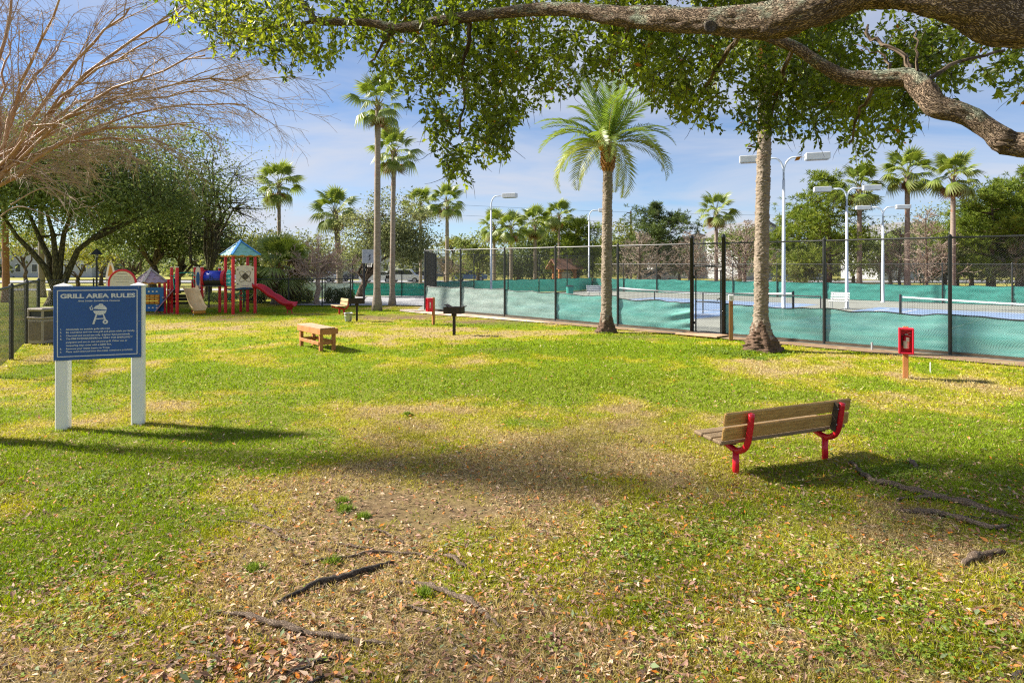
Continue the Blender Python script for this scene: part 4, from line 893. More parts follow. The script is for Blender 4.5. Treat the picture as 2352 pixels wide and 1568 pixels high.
# ------------------------------------------------------------------ foreground live oaks
rng = np.random.default_rng(401)
def thick_limb(root, off, pts, n=36, step=.03, amp=.055, seed=1, name='limb'):
    """pts (x,y,z,r): a limb with cracked, knobbly bark displaced into the mesh"""
    P = smooth_path(pts, 6); seg = np.linalg.norm(np.diff(P[:, :3], axis=0), axis=1); s = np.r_[0, np.cumsum(seg)]; m = max(12, int(s[-1] / step))
    t = np.linspace(0, s[-1], m); Q = np.c_[[np.interp(t, s, P[:, i]) for i in range(4)]].T
    T = unit(np.gradient(Q[:, :3], axis=0)); up = np.array([0, 0, 1.0]); x = unit(np.cross(T, up)); y = np.cross(x, T)
    th = np.arange(n) / n * 2 * math.pi; cs, sn = np.cos(th)[None, :, None], np.sin(th)[None, :, None]; nrm = x[:, None] * cs + y[:, None] * sn
    R = Q[:, 3][:, None]; bk = np.stack([(R * cs[..., 0]).ravel(), (R * sn[..., 0]).ravel(), np.repeat(t, n)], 1)
    ridge = 1 - np.abs(fbm(bk * np.array([20, 20, 5.5]), seed, 3) * 2 - 1) * 3.0; lump = fbm(bk * np.array([3.5, 3.5, 2.2]), seed + 3, 3) - .5
    disp = (np.clip(ridge, -1, 1).reshape(m, n) * amp * .5 * np.clip(R / .12, .3, 1.3) * .5 + lump.reshape(m, n) * R * .5 - R * .07)
    V = Q[:, None, :3] + nrm * (R + disp)[..., None]
    i = (np.arange(m - 1)[:, None] * n + np.arange(n)[None, :]); j = (np.arange(m - 1)[:, None] * n + (np.arange(n)[None, :] + 1) % n)
    me = np_mesh(name, V.reshape(-1, 3) - np.array(off), np.c_[i.ravel(), j.ravel(), (j + n).ravel(), (i + n).ravel()], M_['oakbark'], None, True)
    A = me.attributes.new('bark', 'FLOAT_VECTOR', 'POINT'); A.data.foreach_set('vector', bk.astype(np.float32).ravel()); return link(name, me, root)
def px_limb(rows): return [(*at(u, v, Y), d * Y / F / 2) for u, v, Y, d in rows]
OB = Vector((6.6, 3.4, -.03)); oak = thing('live_oak', 'live oak with thick lichen-covered limb arching across the top of the picture', 'tree', OB)
thick_limb(oak, OB, [(6.6, 3.4, -.2, .75), (6.6, 3.4, .3, .55), (6.55, 3.45, 1.2, .45), (6.45, 3.5, 2.2, .44), (6.2, 3.6, 3.0, .42), (5.4, 3.9, 4.0, .34)], 40, .05, .06, 2, 'trunk')
main = px_limb([(2352, 52, 4.55, 118), (2239, 12, 4.6, 110), (2104, -26, 4.75, 96), (1991, -23, 4.9, 88), (1924, 2, 5.0, 84), (1856, 28, 5.1, 80), (1789, 45, 5.25, 84), (1721, 50, 5.4, 72), (1631, 48, 5.6, 58), (1519, 43, 5.9, 54), (1406, 36, 6.2, 46), (1294, 22, 6.5, 32), (1166, 28, 6.8, 25), (1016, 48, 7.1, 25), (915, 66, 7.3, 24), (849, 53, 7.4, 20), (732, 48, 7.6, 17), (712, 27, 7.6, 15), (689, 0, 7.7, 13), (660, -60, 7.8, 9)])
thick_limb(oak, OB, [(5.9, 3.7, 3.5, .3), (4.7, 4.2, 4.25, .21)] + main, 40, .022, .055, 11)
low = px_limb([(2352, 334, 5.3, 60), (2306, 322, 5.35, 62), (2275, 300, 5.4, 54), (2216, 264, 5.5, 52), (2149, 243, 5.6, 56), (2117, 203, 5.7, 52), (2081, 178, 5.8, 42), (2014, 181, 5.9, 34), (1946, 178, 6.0, 30), (1892, 152, 6.05, 27), (1820, 106, 6.1, 24), (1744, 80, 6.15, 18)])
thick_limb(oak, OB, [(6.4, 3.55, 2.4, .2), (5.2, 4.6, 3.05, .13)] + low, 32, .022, .05, 12)
kn = MB(); q = at(1631, 63, 5.48)
kn.lathe([(.052, 0), (.058, .012), (.045, .02), (.03, .012), (.001, -.004)], 14, q, M=Matrix.Rotation(math.radians(80), 3, 'X')); kn.build('knot', M_['rootdk'], oak, OB, True)
lb2 = MB()
for rows in (((1075, 40, 7.0, 14), (1078, 90, 7.1, 10), (1062, 150, 7.3, 8), (1068, 230, 7.5, 6), (1050, 310, 7.7, 4)), ((1450, 40, 6.1, 14), (1430, 100, 6.8, 10), (1380, 160, 7.3, 6)), ((1700, 80, 5.6, 14), (1660, 140, 6.6, 10), (1600, 230, 7.4, 6)), ((2090, 178, 5.85, 16), (2070, 120, 6.0, 10), (2000, 90, 6.3, 8), (1990, 60, 6.5, 5)),
              ((2020, 181, 5.95, 12), (1980, 250, 6.4, 7), (1950, 330, 6.9, 4)), ((915, 66, 7.3, 12), (880, 100, 7.5, 7), (850, 150, 7.7, 4)), ((750, 48, 7.6, 10), (640, 60, 7.8, 7), (520, 80, 8.0, 4)), ((1820, 106, 6.1, 12), (1790, 200, 6.9, 8), (1760, 300, 7.4, 4)), ((2117, 203, 5.7, 14), (2180, 150, 6.2, 9), (2300, 120, 6.6, 6)), ((2060, 177, 5.85, 10), (2030, 130, 6.0, 5), (1995, 115, 6.1, 3), (1960, 100, 6.2, 2)), ((2106, 190, 5.7, 9), (2107, 110, 5.8, 5), (2102, 70, 5.9, 3))):
    pp = px_limb(rows); sp = smooth_path(pp, 5); lb2 = MB(); lb2.tube([Vector(x[:3]) + Vector(rng.normal(size=3)) * .012 for x in sp], [x[3] for x in sp], 7, False); lb2.build('small_limb', M_['bark'], oak, OB, True)

BND = np.array([(395, 30), (420, 70), (470, 95), (520, 120), (560, 110), (610, 130), (640, 185), (665, 190), (700, 120), (745, 165), (790, 130), (835, 105), (870, 190), (905, 225), (945, 240), (975, 300), (1000, 350), (1025, 400), (1050, 430), (1075, 425), (1100, 375), (1165, 360), (1185, 300), (1210, 255), (1270, 235), (1310, 205), (1470, 185), (1490, 240), (1530, 268), (1585, 272), (1600, 365), (1640, 345), (1665, 290), (1700, 315), (1750, 345), (1800, 325), (1825, 300), (1840, 350), (1880, 330), (1905, 280), (1940, 350), (1970, 395), (2000, 380), (2015, 310), (2060, 345), (2085, 330), (2110, 280), (2150, 230), (2220, 205), (2300, 215), (2352, 235), (2420, 240)])
def in_canopy(u, v): return v < np.interp(u, BND[:, 0], BND[:, 1])
def spray_leaves(starts, dirs, L, per, rng, ls):
    C, D, N_ = [], [], []; tw = MB()
    for s, d in zip(starts, dirs):
        d = d / np.linalg.norm(d); pts = []; p = s.copy(); n = 6
        for i in range(n + 1):
            pts.append(p.copy()); p = p + d * L / n; d = d + rng.normal(size=3) * .16 + np.array([0, 0, -.1]); d /= np.linalg.norm(d)
        tw.tube(pts, [.005, .0045, .004, .0035, .003, .0025, .0015], 3, False)
        for i in range(per):
            t = (i + rng.random()) / per * n; k = min(n - 1, int(t)); q = pts[k] + (pts[k + 1] - pts[k]) * (t - k); ax = unit((pts[k + 1] - pts[k])[None])[0]
            C.append(q + rng.normal(size=3) * .012); D.append(ax * .6 + rng.normal(size=3) * .75)
    C, D = np.array(C), np.array(D); n = len(C); return C, D, tw
ST, DR = [], []
while len(ST) < 3200:
    m = 4000; u = 395 + 2030 * rng.random(m); v = -150 + 590 * rng.random(m)
    Y = 6.7 + 3.2 * rng.random(m) ** 1.2; Y[u < 1250] = (6.9 + 2.6 * rng.random(m))[u < 1250]
    P = np.c_[(u - CX) / F * Y, Y, EYE + (VH - v) / F * Y]
    dens = fbm(np.c_[u / 105, v / 105, Y * .25], 77, 3); dens2 = fbm(np.c_[u / 38, v / 38, Y * .5], 79, 2)
    lim_ = np.interp(u, BND[:, 0], BND[:, 1]); depth_in = (lim_ - v) / 120
    ok = (v < lim_ - 34) & (rng.random(m) < np.clip((dens - .33) * 2.9 + (dens2 - .5) * 1.8 + np.clip(depth_in, 0, 1) * .18, .02, 1))
    ok &= ~((u > 2130) & (v > 60) & (rng.random(m) < .45)) & ~((u < 690) & (rng.random(m) < .35))
    for p in P[ok]: ST.append(p); DR.append(np.array([rng.normal() * .6, rng.normal() * .6, -.55 + rng.normal() * .45]))
ST, DR = np.array(ST[:3200]), np.array(DR[:3200])
left = ST[:, 0] / ST[:, 1] * F + CX < 690
C, D, tw = spray_leaves(ST[~left], DR[~left], .42, 23, rng, .06)
uu, vv = to_px(C); k = in_canopy(uu, vv - 10); C, D = C[k], D[k]; n = len(C)
NEAR = [(.03, .05, .01), (.08, .115, .014), (.17, .22, .02), (.3, .35, .03), (.46, .48, .05)]
tone = np.clip(fbm(C * 1.6, 5) * .9 - .1 + rng.random(n) * .35 - .1, 0, 1); Ls = .05 + .055 * rng.random(n) ** 1.4
col = palette(NEAR, n, rng, tone); w = rng.random(n) < .006; col[w] = (.4, .15, .02)
# the crown above and behind the frame, which shades the lawn
def roof_leaves(cc, cr, n, rng, ls):
    P = unit(rng.normal(size=(n * 3, 3))) * (rng.random((n * 3, 1)) ** .4) * np.array(cr) + np.array(cc)
    P = P[fbm(P * .45, 91, 3) > .44]
    u, v = to_px(P); out = (P[:, 1] < 1.2) | (v < -110) | (u < -90) | (u > 2450); P = P[out & (P[:, 2] > 3.4)][:n]; return P
R1 = roof_leaves((3.0, 3.5, 8.2), (9.5, 8.5, 3.2), 4500, rng, .15)
me = leaf_mesh('crown', np.concatenate([C, R1]) - np.array(OB), np.concatenate([D, rng.normal(size=R1.shape)]), np.concatenate([Ls, .13 + .07 * rng.random(len(R1))]), np.concatenate([Ls * (.42 + .14 * rng.random(n)), np.full(len(R1), .09)]), np.concatenate([col, palette(NEAR, len(R1), rng)]), M_['leaf'], rng, fold=.15)
link('crown', me, oak); o = tw.build('twigs', M_['bark'], oak, OB); o['kind'] = 'stuff'
# second oak, added off frame for foreground shade; its twigs hang in top left
OB2 = Vector((-9.6, 2.6, -.03)); oak2 = thing('live_oak', 'live oak added mostly out of view for shade, larger leaves hanging into the top left of the picture', 'tree', OB2)
thick_limb(oak2, OB2, [(*OB2, .6), (-9.6, 2.6, .6, .42), (-9.5, 2.7, 2.4, .38), (-9.2, 3.2, 4.0, .3)], 30, .06, .05, 21, 'trunk')
mb = MB()
for q in ((-3.4, 7.6, 6.4), (-12, 6.5, 7.5), (-7.5, 8.5, 7.4), (-5.5, -1, 7.2), (-13, 0, 7), (-9, 5, 8.5)):
    mb.tube(wob((-9.2, 3.2, 3.9), q, 6, .04, rng, .08), list(np.linspace(.2, .03, 7)), 8, False)
mb.build('limbs', M_['bark'], oak2, OB2, True)
C, D, tw = spray_leaves(ST[left], DR[left], .42, 20, rng, .07); uu, vv = to_px(C); k = in_canopy(uu, vv - 20); C, D = C[k], D[k]; n = len(C)
R2 = roof_leaves((-8.6, 5.2, 7.6), (8.0, 7.0, 2.8), 2000, rng, .15)
me = leaf_mesh('crown', np.concatenate([C, R2]) - np.array(OB2), np.concatenate([D, rng.normal(size=R2.shape)]), np.concatenate([.07 + .03 * rng.random(n), .13 + .07 * rng.random(len(R2))]), np.concatenate([np.full(n, .032), np.full(len(R2), .09)]), palette(NEAR, n + len(R2), rng), M_['leaf'], rng, fold=.15)
link('crown', me, oak2); o = tw.build('twigs', M_['bark'], oak2, OB2); o['kind'] = 'stuff'

# roots on the lawn
def zroot(pts, px, mat, owner, off, seed, f=(392, .4, 1019, .4)):
    rr = np.random.default_rng(seed); P = []
    for x, y in pts:
        g = gr(f[0] + x * f[1], f[2] + y * f[3]); P.append((g.x, g.y, g.z))
    m = len(P); rad = [px * P[i][1] / F / 2 * (.12 + .88 * math.sin(math.pi * (i + .35) / (m - .3)) ** .6) for i in range(m)]
    Q = smooth_path([(*p, r) for p, r in zip(P, rad)], 6); mb = MB()
    for i in range(len(Q)): Q[i, :2] += rr.normal(size=2) * .006; Q[i, 2] = -.012 + Q[i, 3] * (.5 + .25 * math.sin(i * .7 + seed)); Q[i, 3] *= 1 + .18 * rr.normal()
    Q[0, 2] = Q[-1, 2] = -.05
    mb.tube([Vector(q[:3]) for q in Q], [max(.006, q[3]) for q in Q], 8, True, .8); mb.build('root', M_[mat], owner, off, True)
ZL = [([(600, 915), (720, 850), (860, 790), (1000, 760), (1150, 710), (1290, 670)], 15, 'rootdk'), ([(740, 700), (850, 660), (1000, 645), (1150, 615), (1300, 620), (1450, 635), (1600, 700)], 9, 'root'), ([(1280, 785), (1450, 800), (1600, 855), (1720, 900), (1820, 980), (1910, 1060)], 15, 'root'),
      ([(240, 960), (400, 975), (560, 1015), (720, 1060), (900, 1095), (1080, 1120), (1300, 1150)], 17, 'root'), ([(1090, 485), (1210, 495), (1340, 560)], 7, 'root'), ([(455, 330), (500, 375), (600, 410)], 7, 'root'), ([(250, 425), (450, 450), (560, 480), (640, 525), (760, 575)], 7, 'root'),
      ([(640, 1310), (780, 1270), (870, 1235), (1000, 1205)], 12, 'rootdk'), ([(780, 1375), (830, 1350), (870, 1325)], 13, 'rootdk'), ([(1310, 905), (1420, 940), (1540, 970)], 7, 'root'), ([(130, 1180), (210, 1200), (290, 1225)], 13, 'root'), ([(1570, 630), (1640, 660), (1700, 700)], 14, 'root'), ([(940, 560), (1050, 580), (1180, 592)], 6, 'root')]
for i, (z_, w_, m_) in enumerate(ZL): zroot(z_, w_, m_, oak2, OB2, i)
for i, (z_, w_, m_) in enumerate((([(1100, 110), (1170, 180), (1220, 225), (1280, 250), (1420, 280), (1600, 330), (1800, 375), (2000, 430), (2250, 500)], 22, 'root'), ([(1400, 365), (1500, 350), (1700, 355), (1850, 370), (2000, 415), (2140, 455)], 15, 'root'), ([(1390, 430), (1550, 440), (1720, 460), (1850, 500), (2050, 545), (2150, 525)], 20, 'root'),
                                  ([(1840, 775), (1900, 750), (1980, 722), (2120, 705)], 27, 'root'), ([(1480, 95), (1510, 125), (1540, 155)], 14, 'root'), ([(1780, 485), (1900, 478), (2080, 490)], 9, 'rootdk'), ([(2180, 1530), (2240, 1490)], 30, 'rootdk'))):
    zroot(z_, w_ * .8, m_, oak, OB, 50 + i, (1568, .35, 1019, .35))

# ------------------------------------------------------------------ fences
def chain_mesh(L, z0, z1, step=.057, rad=.0022):
    """woven diagonals of a chain link panel in local x (0..L), z"""
    h = z1 - z0; A = []; B_ = []
    for c in np.arange(-h + step / 2, L, step):
        s0, s1 = max(0, c), min(L, c + h)
        if s1 - s0 > .01:
            A.append((s0, .003, z0 + s0 - c)); B_.append((s1, .003, z0 + s1 - c)); A.append((s0, -.003, z1 - (s0 - c))); B_.append((s1, -.003, z1 - (s1 - c)))
    A, B_ = np.array(A), np.array(B_); d = unit(B_ - A); n = len(A); y = np.array([0, 1.0, 0]); s = np.cross(d, y); V = np.empty((n, 6, 3))
    for k, a in enumerate((0, 2.094, 4.189)):
        o = (s * math.cos(a) + y * math.sin(a)) * rad; V[:, k] = A + o; V[:, 3 + k] = B_ + o
    i = np.arange(n)[:, None] * 6
    fs = np.concatenate([i + np.array([q]) for q in ((0, 1, 4, 3), (1, 2, 5, 4), (2, 0, 3, 5))])
    return np_mesh('chain_link', V.reshape(-1, 3), fs, M_['wire'])
def screen_mesh(L, z0, z1, mat, seed, sag=.05, wr=.05, hem=True, slack=0):
    nx_, nz_ = 40, 16; s, t = np.meshgrid(np.linspace(0, 1, nx_), np.linspace(0, 1, nz_)); s, t = s.ravel(), t.ravel()
    P = np.c_[s * L * .9, t * 1.6, np.full_like(s, seed)]
    y = wr * (fbm(P * np.array([1.2, 3.0, 1]), seed, 4) - .5) * 2 + wr * .55 * np.sin((s * L * 2.0 + t * 5 + vnoise(P * 1.1, seed) * 4)) * (1 - t) * t * 2
    if slack: y = y + slack * np.clip(s - .55, 0, 1) * np.sin((t - s) * 16 + 3 * s) * .16
    top = z1 - sag * np.sin(np.pi * s * (1 + seed % 2)) ** 2 - sag * .6 * vnoise(np.c_[s * 9, s * 0, s * 0 + seed], 3)
    if slack: top = top - np.clip(s - .8, 0, 1) * .3 * slack
    x = s * L - (slack * .12 * np.clip(s - .7, 0, 1) * np.sin(np.pi * t) if slack else 0)
    z = z0 + (top - z0) * t
    i = (np.arange(nz_ - 1)[:, None] * nx_ + np.arange(nx_ - 1)[None, :]).ravel()
    return np_mesh('windscreen', np.c_[x, y + .05, z], np.c_[i, i + 1, i + nx_ + 1, i + nx_], mat, None, True), np.c_[x, y + .05, z][-nx_:]
def fence(label, pts, h, screens=None, post=.038, rail=.024, z0=.06, mesh=True, step=.057, wrad=.0022, mid=None, skip=(), mat='blkfence', group='fences', seed=0, cat='fence', lowrail=False, name='chain_link_fence'):
    base = Vector(pts[0]); root = thing(name, label, cat, (base.x, base.y, 0), 0, group)
    pm = MB(); pm.lathe([(post, -.15), (post, h), (post * 1.15, h), (post * 1.15, h + .02), (post * .6, h + .06), (.004, h + .075)], 10); pme = None
    for i, p in enumerate(pts):
        p = Vector(p) - base
        if pme is None: o = pm.build('post', M_[mat], root); pme = o.data
        else: o = link('post', pme, root)
        o.location = (p.x, p.y, 0)
    for i in range(len(pts) - 1):
        if i in skip: continue
        p, q = Vector(pts[i]) - base, Vector(pts[i + 1]) - base; d = q - p; L = d.length; a = math.atan2(d.y, d.x)
        mb = MB(); mb.tube([(0, 0, h - .02), (L, 0, h - .02)], rail, 8); o = mb.build('top_rail', M_[mat], root); o.location = p; o.rotation_euler = (0, 0, a)
        if mid: mb = MB(); mb.tube([(0, 0, mid), (L, 0, mid)], rail * .9, 8); o = mb.build('middle_rail', M_[mat], root); o.location = p; o.rotation_euler = (0, 0, a)
        if lowrail: mb = MB(); mb.bar((0, 0, .05), (L, 0, .05), .05, .07); o = mb.build('base_board', M_['wood_dark'], root); o.location = p; o.rotation_euler = (0, 0, a)
        if mesh: o = link('chain_link', chain_mesh(L, z0, h - .03, step, wrad), root, 'stuff'); o.location = p; o.rotation_euler = (0, 0, a)
        if screens and screens.get(i, screens.get('all')):
            m, s0, s1, slack = screens.get(i, screens.get('all')); me, edge = screen_mesh(L, s0, s1, M_[m], seed + i * 3 + 1, slack=slack)
            o = link('windscreen', me, root); o.location = p; o.rotation_euler = (0, 0, a)
            hb = MB(); hb.tube([tuple(e) for e in edge], .016, 5); c = hb.build('hem', M_['blkfence'], o)
    return root
S_ = lambda n: n * 3.05
us = [976, 1058, 1159, 1276, 1419, 1591]
def fp(u):                             # near fence point seen at column u
    t = (u - CX) / F; k = (N0 - 0) / (t * FN.x + FN.y); return Vector((t * k, k, 0))
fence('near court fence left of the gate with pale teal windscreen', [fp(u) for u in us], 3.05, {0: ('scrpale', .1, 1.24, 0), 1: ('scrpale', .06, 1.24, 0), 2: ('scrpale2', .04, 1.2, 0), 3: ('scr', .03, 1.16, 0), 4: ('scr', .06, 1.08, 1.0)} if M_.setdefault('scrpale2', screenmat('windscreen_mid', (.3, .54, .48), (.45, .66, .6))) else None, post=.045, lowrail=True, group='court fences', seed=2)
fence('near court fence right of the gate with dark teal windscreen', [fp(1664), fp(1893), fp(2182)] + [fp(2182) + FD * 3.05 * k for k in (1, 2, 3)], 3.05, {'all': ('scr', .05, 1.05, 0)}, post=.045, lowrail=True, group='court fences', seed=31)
cA, cB, cC = FA.copy(), Vector((-5.3, 44.7, 0)), Vector((7.2, 57, 0))
fence('side fence running back from the left corner of the courts', [cA.lerp(cB, k / 4) + Vector((.02, .1, 0)) * (k == 0) for k in range(5)], 3.05, None, group='court fences')
fence('back fence of the courts with green windscreen behind the lamp posts', [cB.lerp(cC, k / 5) for k in range(6)], 3.05, {'all': ('scrfar', .05, 1.15, 0)}, step=.085, wrad=.003, mid=1.6, group='court fences', seed=60)
fence('far long court fence with dark green windscreen below the pines', [cC + FD * 3.3 * k for k in range(12)], 2.35, {'all': ('scrfar', .04, 1.12, 0)}, step=.1, wrad=.003, group='court fences', seed=90)
fence('basketball court back fence with bright green windscreen', [Vector((-11.7, 46.8, 0)).lerp(Vector((-6.2, 46.6, 0)), k / 3) for k in range(4)], 1.75, {'all': ('scrdk', .05, .98, 0)}, step=.09, wrad=.003, group='court fences', seed=120)
fence('tall fence with greyish windscreen behind the hedge', [Vector((-14.6 - 0, 43.6, 0)).lerp(Vector((-10.7, 43.0, 0)), k / 2) for k in range(3)], 2.62, {'all': ('scrpale', .05, 1.1, .5)}, step=.09, wrad=.003, group='court fences', seed=140)
fence('low black fence behind the playground', [gr(57, 712), gr(150, 710), gr(215, 708), gr(300, 707), gr(400, 706), gr(480, 705), gr(560, 704), gr(663, 703), gr(740, 702.5), gr(805, 702)], 1.52, None, step=.075, wrad=.0028, group='low fences')
a, b_ = gr(26, 824), gr(88, 768)
fence('black chain link fence at the left edge beside the trash can', [a + (a - b_) * .45, a, gr(61, 787), b_], 1.8, None, step=.06, wrad=.0019, rail=.03, post=.05, group='low fences')

# gate
ga, gb = fp(1591), fp(1664); d = (gb - ga); L = d.length; ang = math.atan2(d.y, d.x)
root = thing('court_gate', 'tall black chain link tennis court gate between two capped posts', 'gate', ga, ang)
for x in (0.0, L):
    mb = MB(); mb.lathe([(.062, -.1), (.062, 3.2), (.075, 3.2), (.075, 3.24), (.05, 3.3), (.005, 3.34)], 12, (x, -.06, 0)); mb.build('gate_post', M_['blkfence'], root, (0, 0, 0), True)
mb = MB(); mb.tube([(.06, -.03, 3.03), (L - .06, -.03, 3.03)], .026, 8); mb.build('top_rail', M_['blkfence'], root)
mb = MB(); mb.tube([(.06, -.03, 2.27), (L - .06, -.03, 2.27)], .03, 8); mb.build('transom', M_['blkfence'], root)
o = link('chain_link', chain_mesh(L - .12, 2.29, 3.02), root, 'stuff'); o.location = (.06, -.02, 0)
mb = MB(); mb.tube([(.12, 0, .07), (.12, 0, 2.13), (L - .13, 0, 2.13), (L - .13, 0, .07), (.12, 0, .07)], .026, 8); mb.tube([(.12, 0, 1.07), (L - .13, 0, 1.07)], .022, 8)
leaf = mb.build('gate_leaf', M_['blkfence'], root); o = link('chain_link', chain_mesh(L - .25, .08, 2.12), leaf, 'stuff'); o.location = (.12, 0, 0)
for z in (.35, 1.9):
    mb = MB(); mb.box((.08, -.03, z), (.12, .05, .09)); mb.build('hinge', M_['blk'], root)
mb = MB(); mb.box((L - .1, -.05, 1.2), (.14, .04, .05)); mb.tube([(L - .16, -.06, 1.2), (L - .2, -.1, 1.2), (L - .2, -.1, 1.12)], .012, 6); mb.build('latch', M_['blk'], root)
st = thing('wooden_step', 'weathered plank ramp on the ground at the court gate', 'step', ga + FD * .55 - FN * .55, ang)
for k in range(5): mb = MB(); mb.cbox((.1, -.32 + .16 * k, .035), (1.5, .15, .045), .008); mb.build('plank', M_['wood_top'], st)

# post with white box at the gate
p = gr(1679, 780); root = thing('switch_post', 'square wooden post with small white box on top beside the gate', 'post', p, -.3)
mb = MB(); mb.cbox((0, 0, .55), (.12, .12, 1.3), .008); mb.build('post', M_['wood_post'], root)
mb = MB(); mb.cbox((0, -.005, 1.3), (.16, .12, .2), .012); bx = mb.build('box', M_['whitep'], root); mb = MB(); mb.box((0, -.068, 1.3), (.05, .01, .08)); mb.build('cover', M_['grey'], bx)
mb = MB(); mb.box((0, -.068, 1.13), (.1, .03, .1)); mb.build('bracket', M_['wood_post'], root)

# little stakes at the fence foot
for u, v, m_, h, lab in ((2137, 860, 'whitep', .2, 'thin white stake at the fence foot right of the extinguisher'), (2030, 806 + 0, 'wood_post', .0, '')):
    if h:
        p = gr(u, v - 6); o = MB().lathe([(.012, -.05), (.012, h), (.008, h + .01), (.002, h + .012)], 8).build('stake', M_[m_]); o.location = p; tag(o, lab, 'stake')
p = gr(2003, 803); o = MB().lathe([(.03, -.05), (.03, .18), (.034, .18), (.034, .2), (.004, .21)], 8).build('pipe_stub', M_['grey']); o.location = p; tag(o, 'short grey pipe stub at the foot of the right windscreen', 'pipe')

# nets and rail in the courts
def net(label, p, q, h=1.05):
    root = thing('tennis_net', label, 'net', (p.x, p.y, 0), math.atan2(q.y - p.y, q.x - p.x), 'tennis nets'); L = (q - p).length
    for x in (0, L): mb = MB(); mb.lathe([(.05, -.05), (.05, h + .04), (.03, h + .07), (.004, h + .075)], 10, (x, 0, .005)); mb.build('net_post', M_['blk'], root)
    n = 20; mb = MB(); sag = lambda t: h - .14 * math.sin(math.pi * t) ** 1
    for i in range(n):
        a_, b_ = i / n, (i + 1) / n; mb.bar((a_ * L, 0, sag(a_) - .03), (b_ * L, 0, sag(b_) - .03), .012, .065)
    mb.build('tape', M_['whitep'], root)
    mb = MB()
    for k in range(11): mb.bar((0, 0, .08 + k * .085), (L, 0, .08 + k * .085), .005, .005)
    for k in range(int(L / .085)): mb.bar((k * .085, 0, .05), (k * .085, 0, sag(k * .085 / L) - .06), .005, .005, (1, 0, 0))
    o = mb.build('netting', M_['net'], root); o['kind'] = 'stuff'; return root
n0 = 29.3
def dcol(u, n):
    t = (u - CX) / F; k = n / (t * FN.x + FN.y); return Vector((t * k, k, 0))
net('tennis net seen left of the gate in the near court', dcol(1420, n0), dcol(1822, n0)); pr = dcol(2068, n0); net('tennis net at the right behind the extinguisher post', pr, pr + FD * 11)
root = thing('court_rail', 'low black rail dividing the courts, seen behind the gate', 'rail', dcol(1405, 27.5)); q = dcol(1885, 27.5) - dcol(1405, 27.5)
mb = MB(); mb.tube([(0, 0, 1.0), (q.x, q.y, 1.0)], .03, 8); mb.build('rail', M_['blkfence'], root)
for k in range(5): mb = MB(); mb.tube([(q.x * k / 4, q.y * k / 4, 0), (q.x * k / 4, q.y * k / 4, 1.0)], .028, 8); mb.build('post', M_['blkfence'], root)

# court benches and bin
def slat_bench(label, p, rz, w=1.0):
    root = thing('court_bench', label, 'bench', p, rz, 'white benches in the courts')
    for k in range(4): mb = MB(); mb.box((0, -.2 + k * .13, .42), (w, .1, .03)); mb.build('seat_slat', M_['whitep'], root)
    for k in range(3): mb = MB(); mb.box((0, .3 + .03 * k, .55 + k * .13), (w, .025, .1)); mb.build('back_slat', M_['whitep'], root)
    for s in (-1, 1): mb = MB(); mb.tube([(s * w * .4, -.25, 0), (s * w * .4, -.2, .4), (s * w * .4, .24, .4), (s * w * .4, .37, .86)], .02, 6); mb.tube([(s * w * .4, .24, .4), (s * w * .4, .3, 0)], .02, 6); mb.build('leg', M_['grey'], root)
slat_bench('white slatted bench inside the court left of the date palm trunk', at(1366, 683, 44), .1); slat_bench('white bench at the foot of the middle double lamp', gr(1926, 710), -.7, .9)
for o_ in [o for o in bpy.data.objects if o.name.startswith('court_bench')]: o_.location.z = .005
p = gr(1309, 684); root = thing('court_bin', 'dark green bin inside the court beside the white bench', 'bin', p)
mb = MB(); mb.lathe([(.22, 0), (.26, .75), (.27, .78)], 12); mb.build('barrel', M_['scrfar'], root); mb = MB(); mb.lathe([(.28, .78), (.28, .82), (.1, .88), (.01, .89)], 12); mb.build('lid', M_['blk'], root)

# ------------------------------------------------------------------ lamps
def lamp(label, p, h, heads, s=1.0):
    root = thing('court_lamp', label, 'lamp', (p.x, p.y, 0), 0, 'court lamps')
    mb = MB(); mb.lathe([(.14, 0), (.14, .03), (.09, .04), (.085, 1), (.06, h - 1.0)], 12); mb.build('pole', M_['pole'], root, (0, 0, 0), True)
    for ax, ay in heads:
        d = Vector((ax, ay, 0)).normalized(); R = .75 * s; path = [Vector((0, 0, h - 1.05))]
        for k in range(7): a_ = math.pi / 2 * k / 6; path.append(Vector((0, 0, h - R * .9)) + d * R * .55 * (1 - math.cos(a_)) + Vector((0, 0, R * .9 * math.sin(a_))))
        path.append(path[-1] + d * .5 * s); mb = MB(); mb.tube(path, .045, 8); arm = mb.build('arm', M_['pole'], root, (0, 0, 0), True)
        c = path[-1] + d * .48 * s; M3 = Matrix.Rotation(math.atan2(d.y, d.x), 3, 'Z')
        mb = MB(); mb.cbox(c, (1.0 * s, .5 * s, .3 * s), .02, M3); hd = mb.build('lamp_head', M_['lampbox'], root); mb = MB(); mb.box(c - Vector((0, 0, .155 * s)), (.85 * s, .4 * s, .02), M3); mb.build('lens', M_['lens'], hd)
lamp('single curved lamp left of the four fan palms', at(1128, 606, 45), 7.1, [(1, -.35)])
lamp('single curved lamp partly hidden by the date palm', at(1353, 606, 57), 7.1, [(1, -.35)])
lamp('single curved lamp in front of the dark pointed pine', at(1512, 606, 70), 7.0, [(1, -.35)])
lamp('tallest double-headed lamp right behind the near palm trunk', at(1800, 606, 29), 7.15, [(1, -.3), (-1, .3)])
lamp('middle double-headed lamp of the three', at(1945, 606, 34), 6.35, [(1, -.3), (-1, .3)], .85)
lamp('smallest double-headed lamp at the right', at(2028, 606, 39), 5.8, [(1, -.3), (-1, .3)], .78)
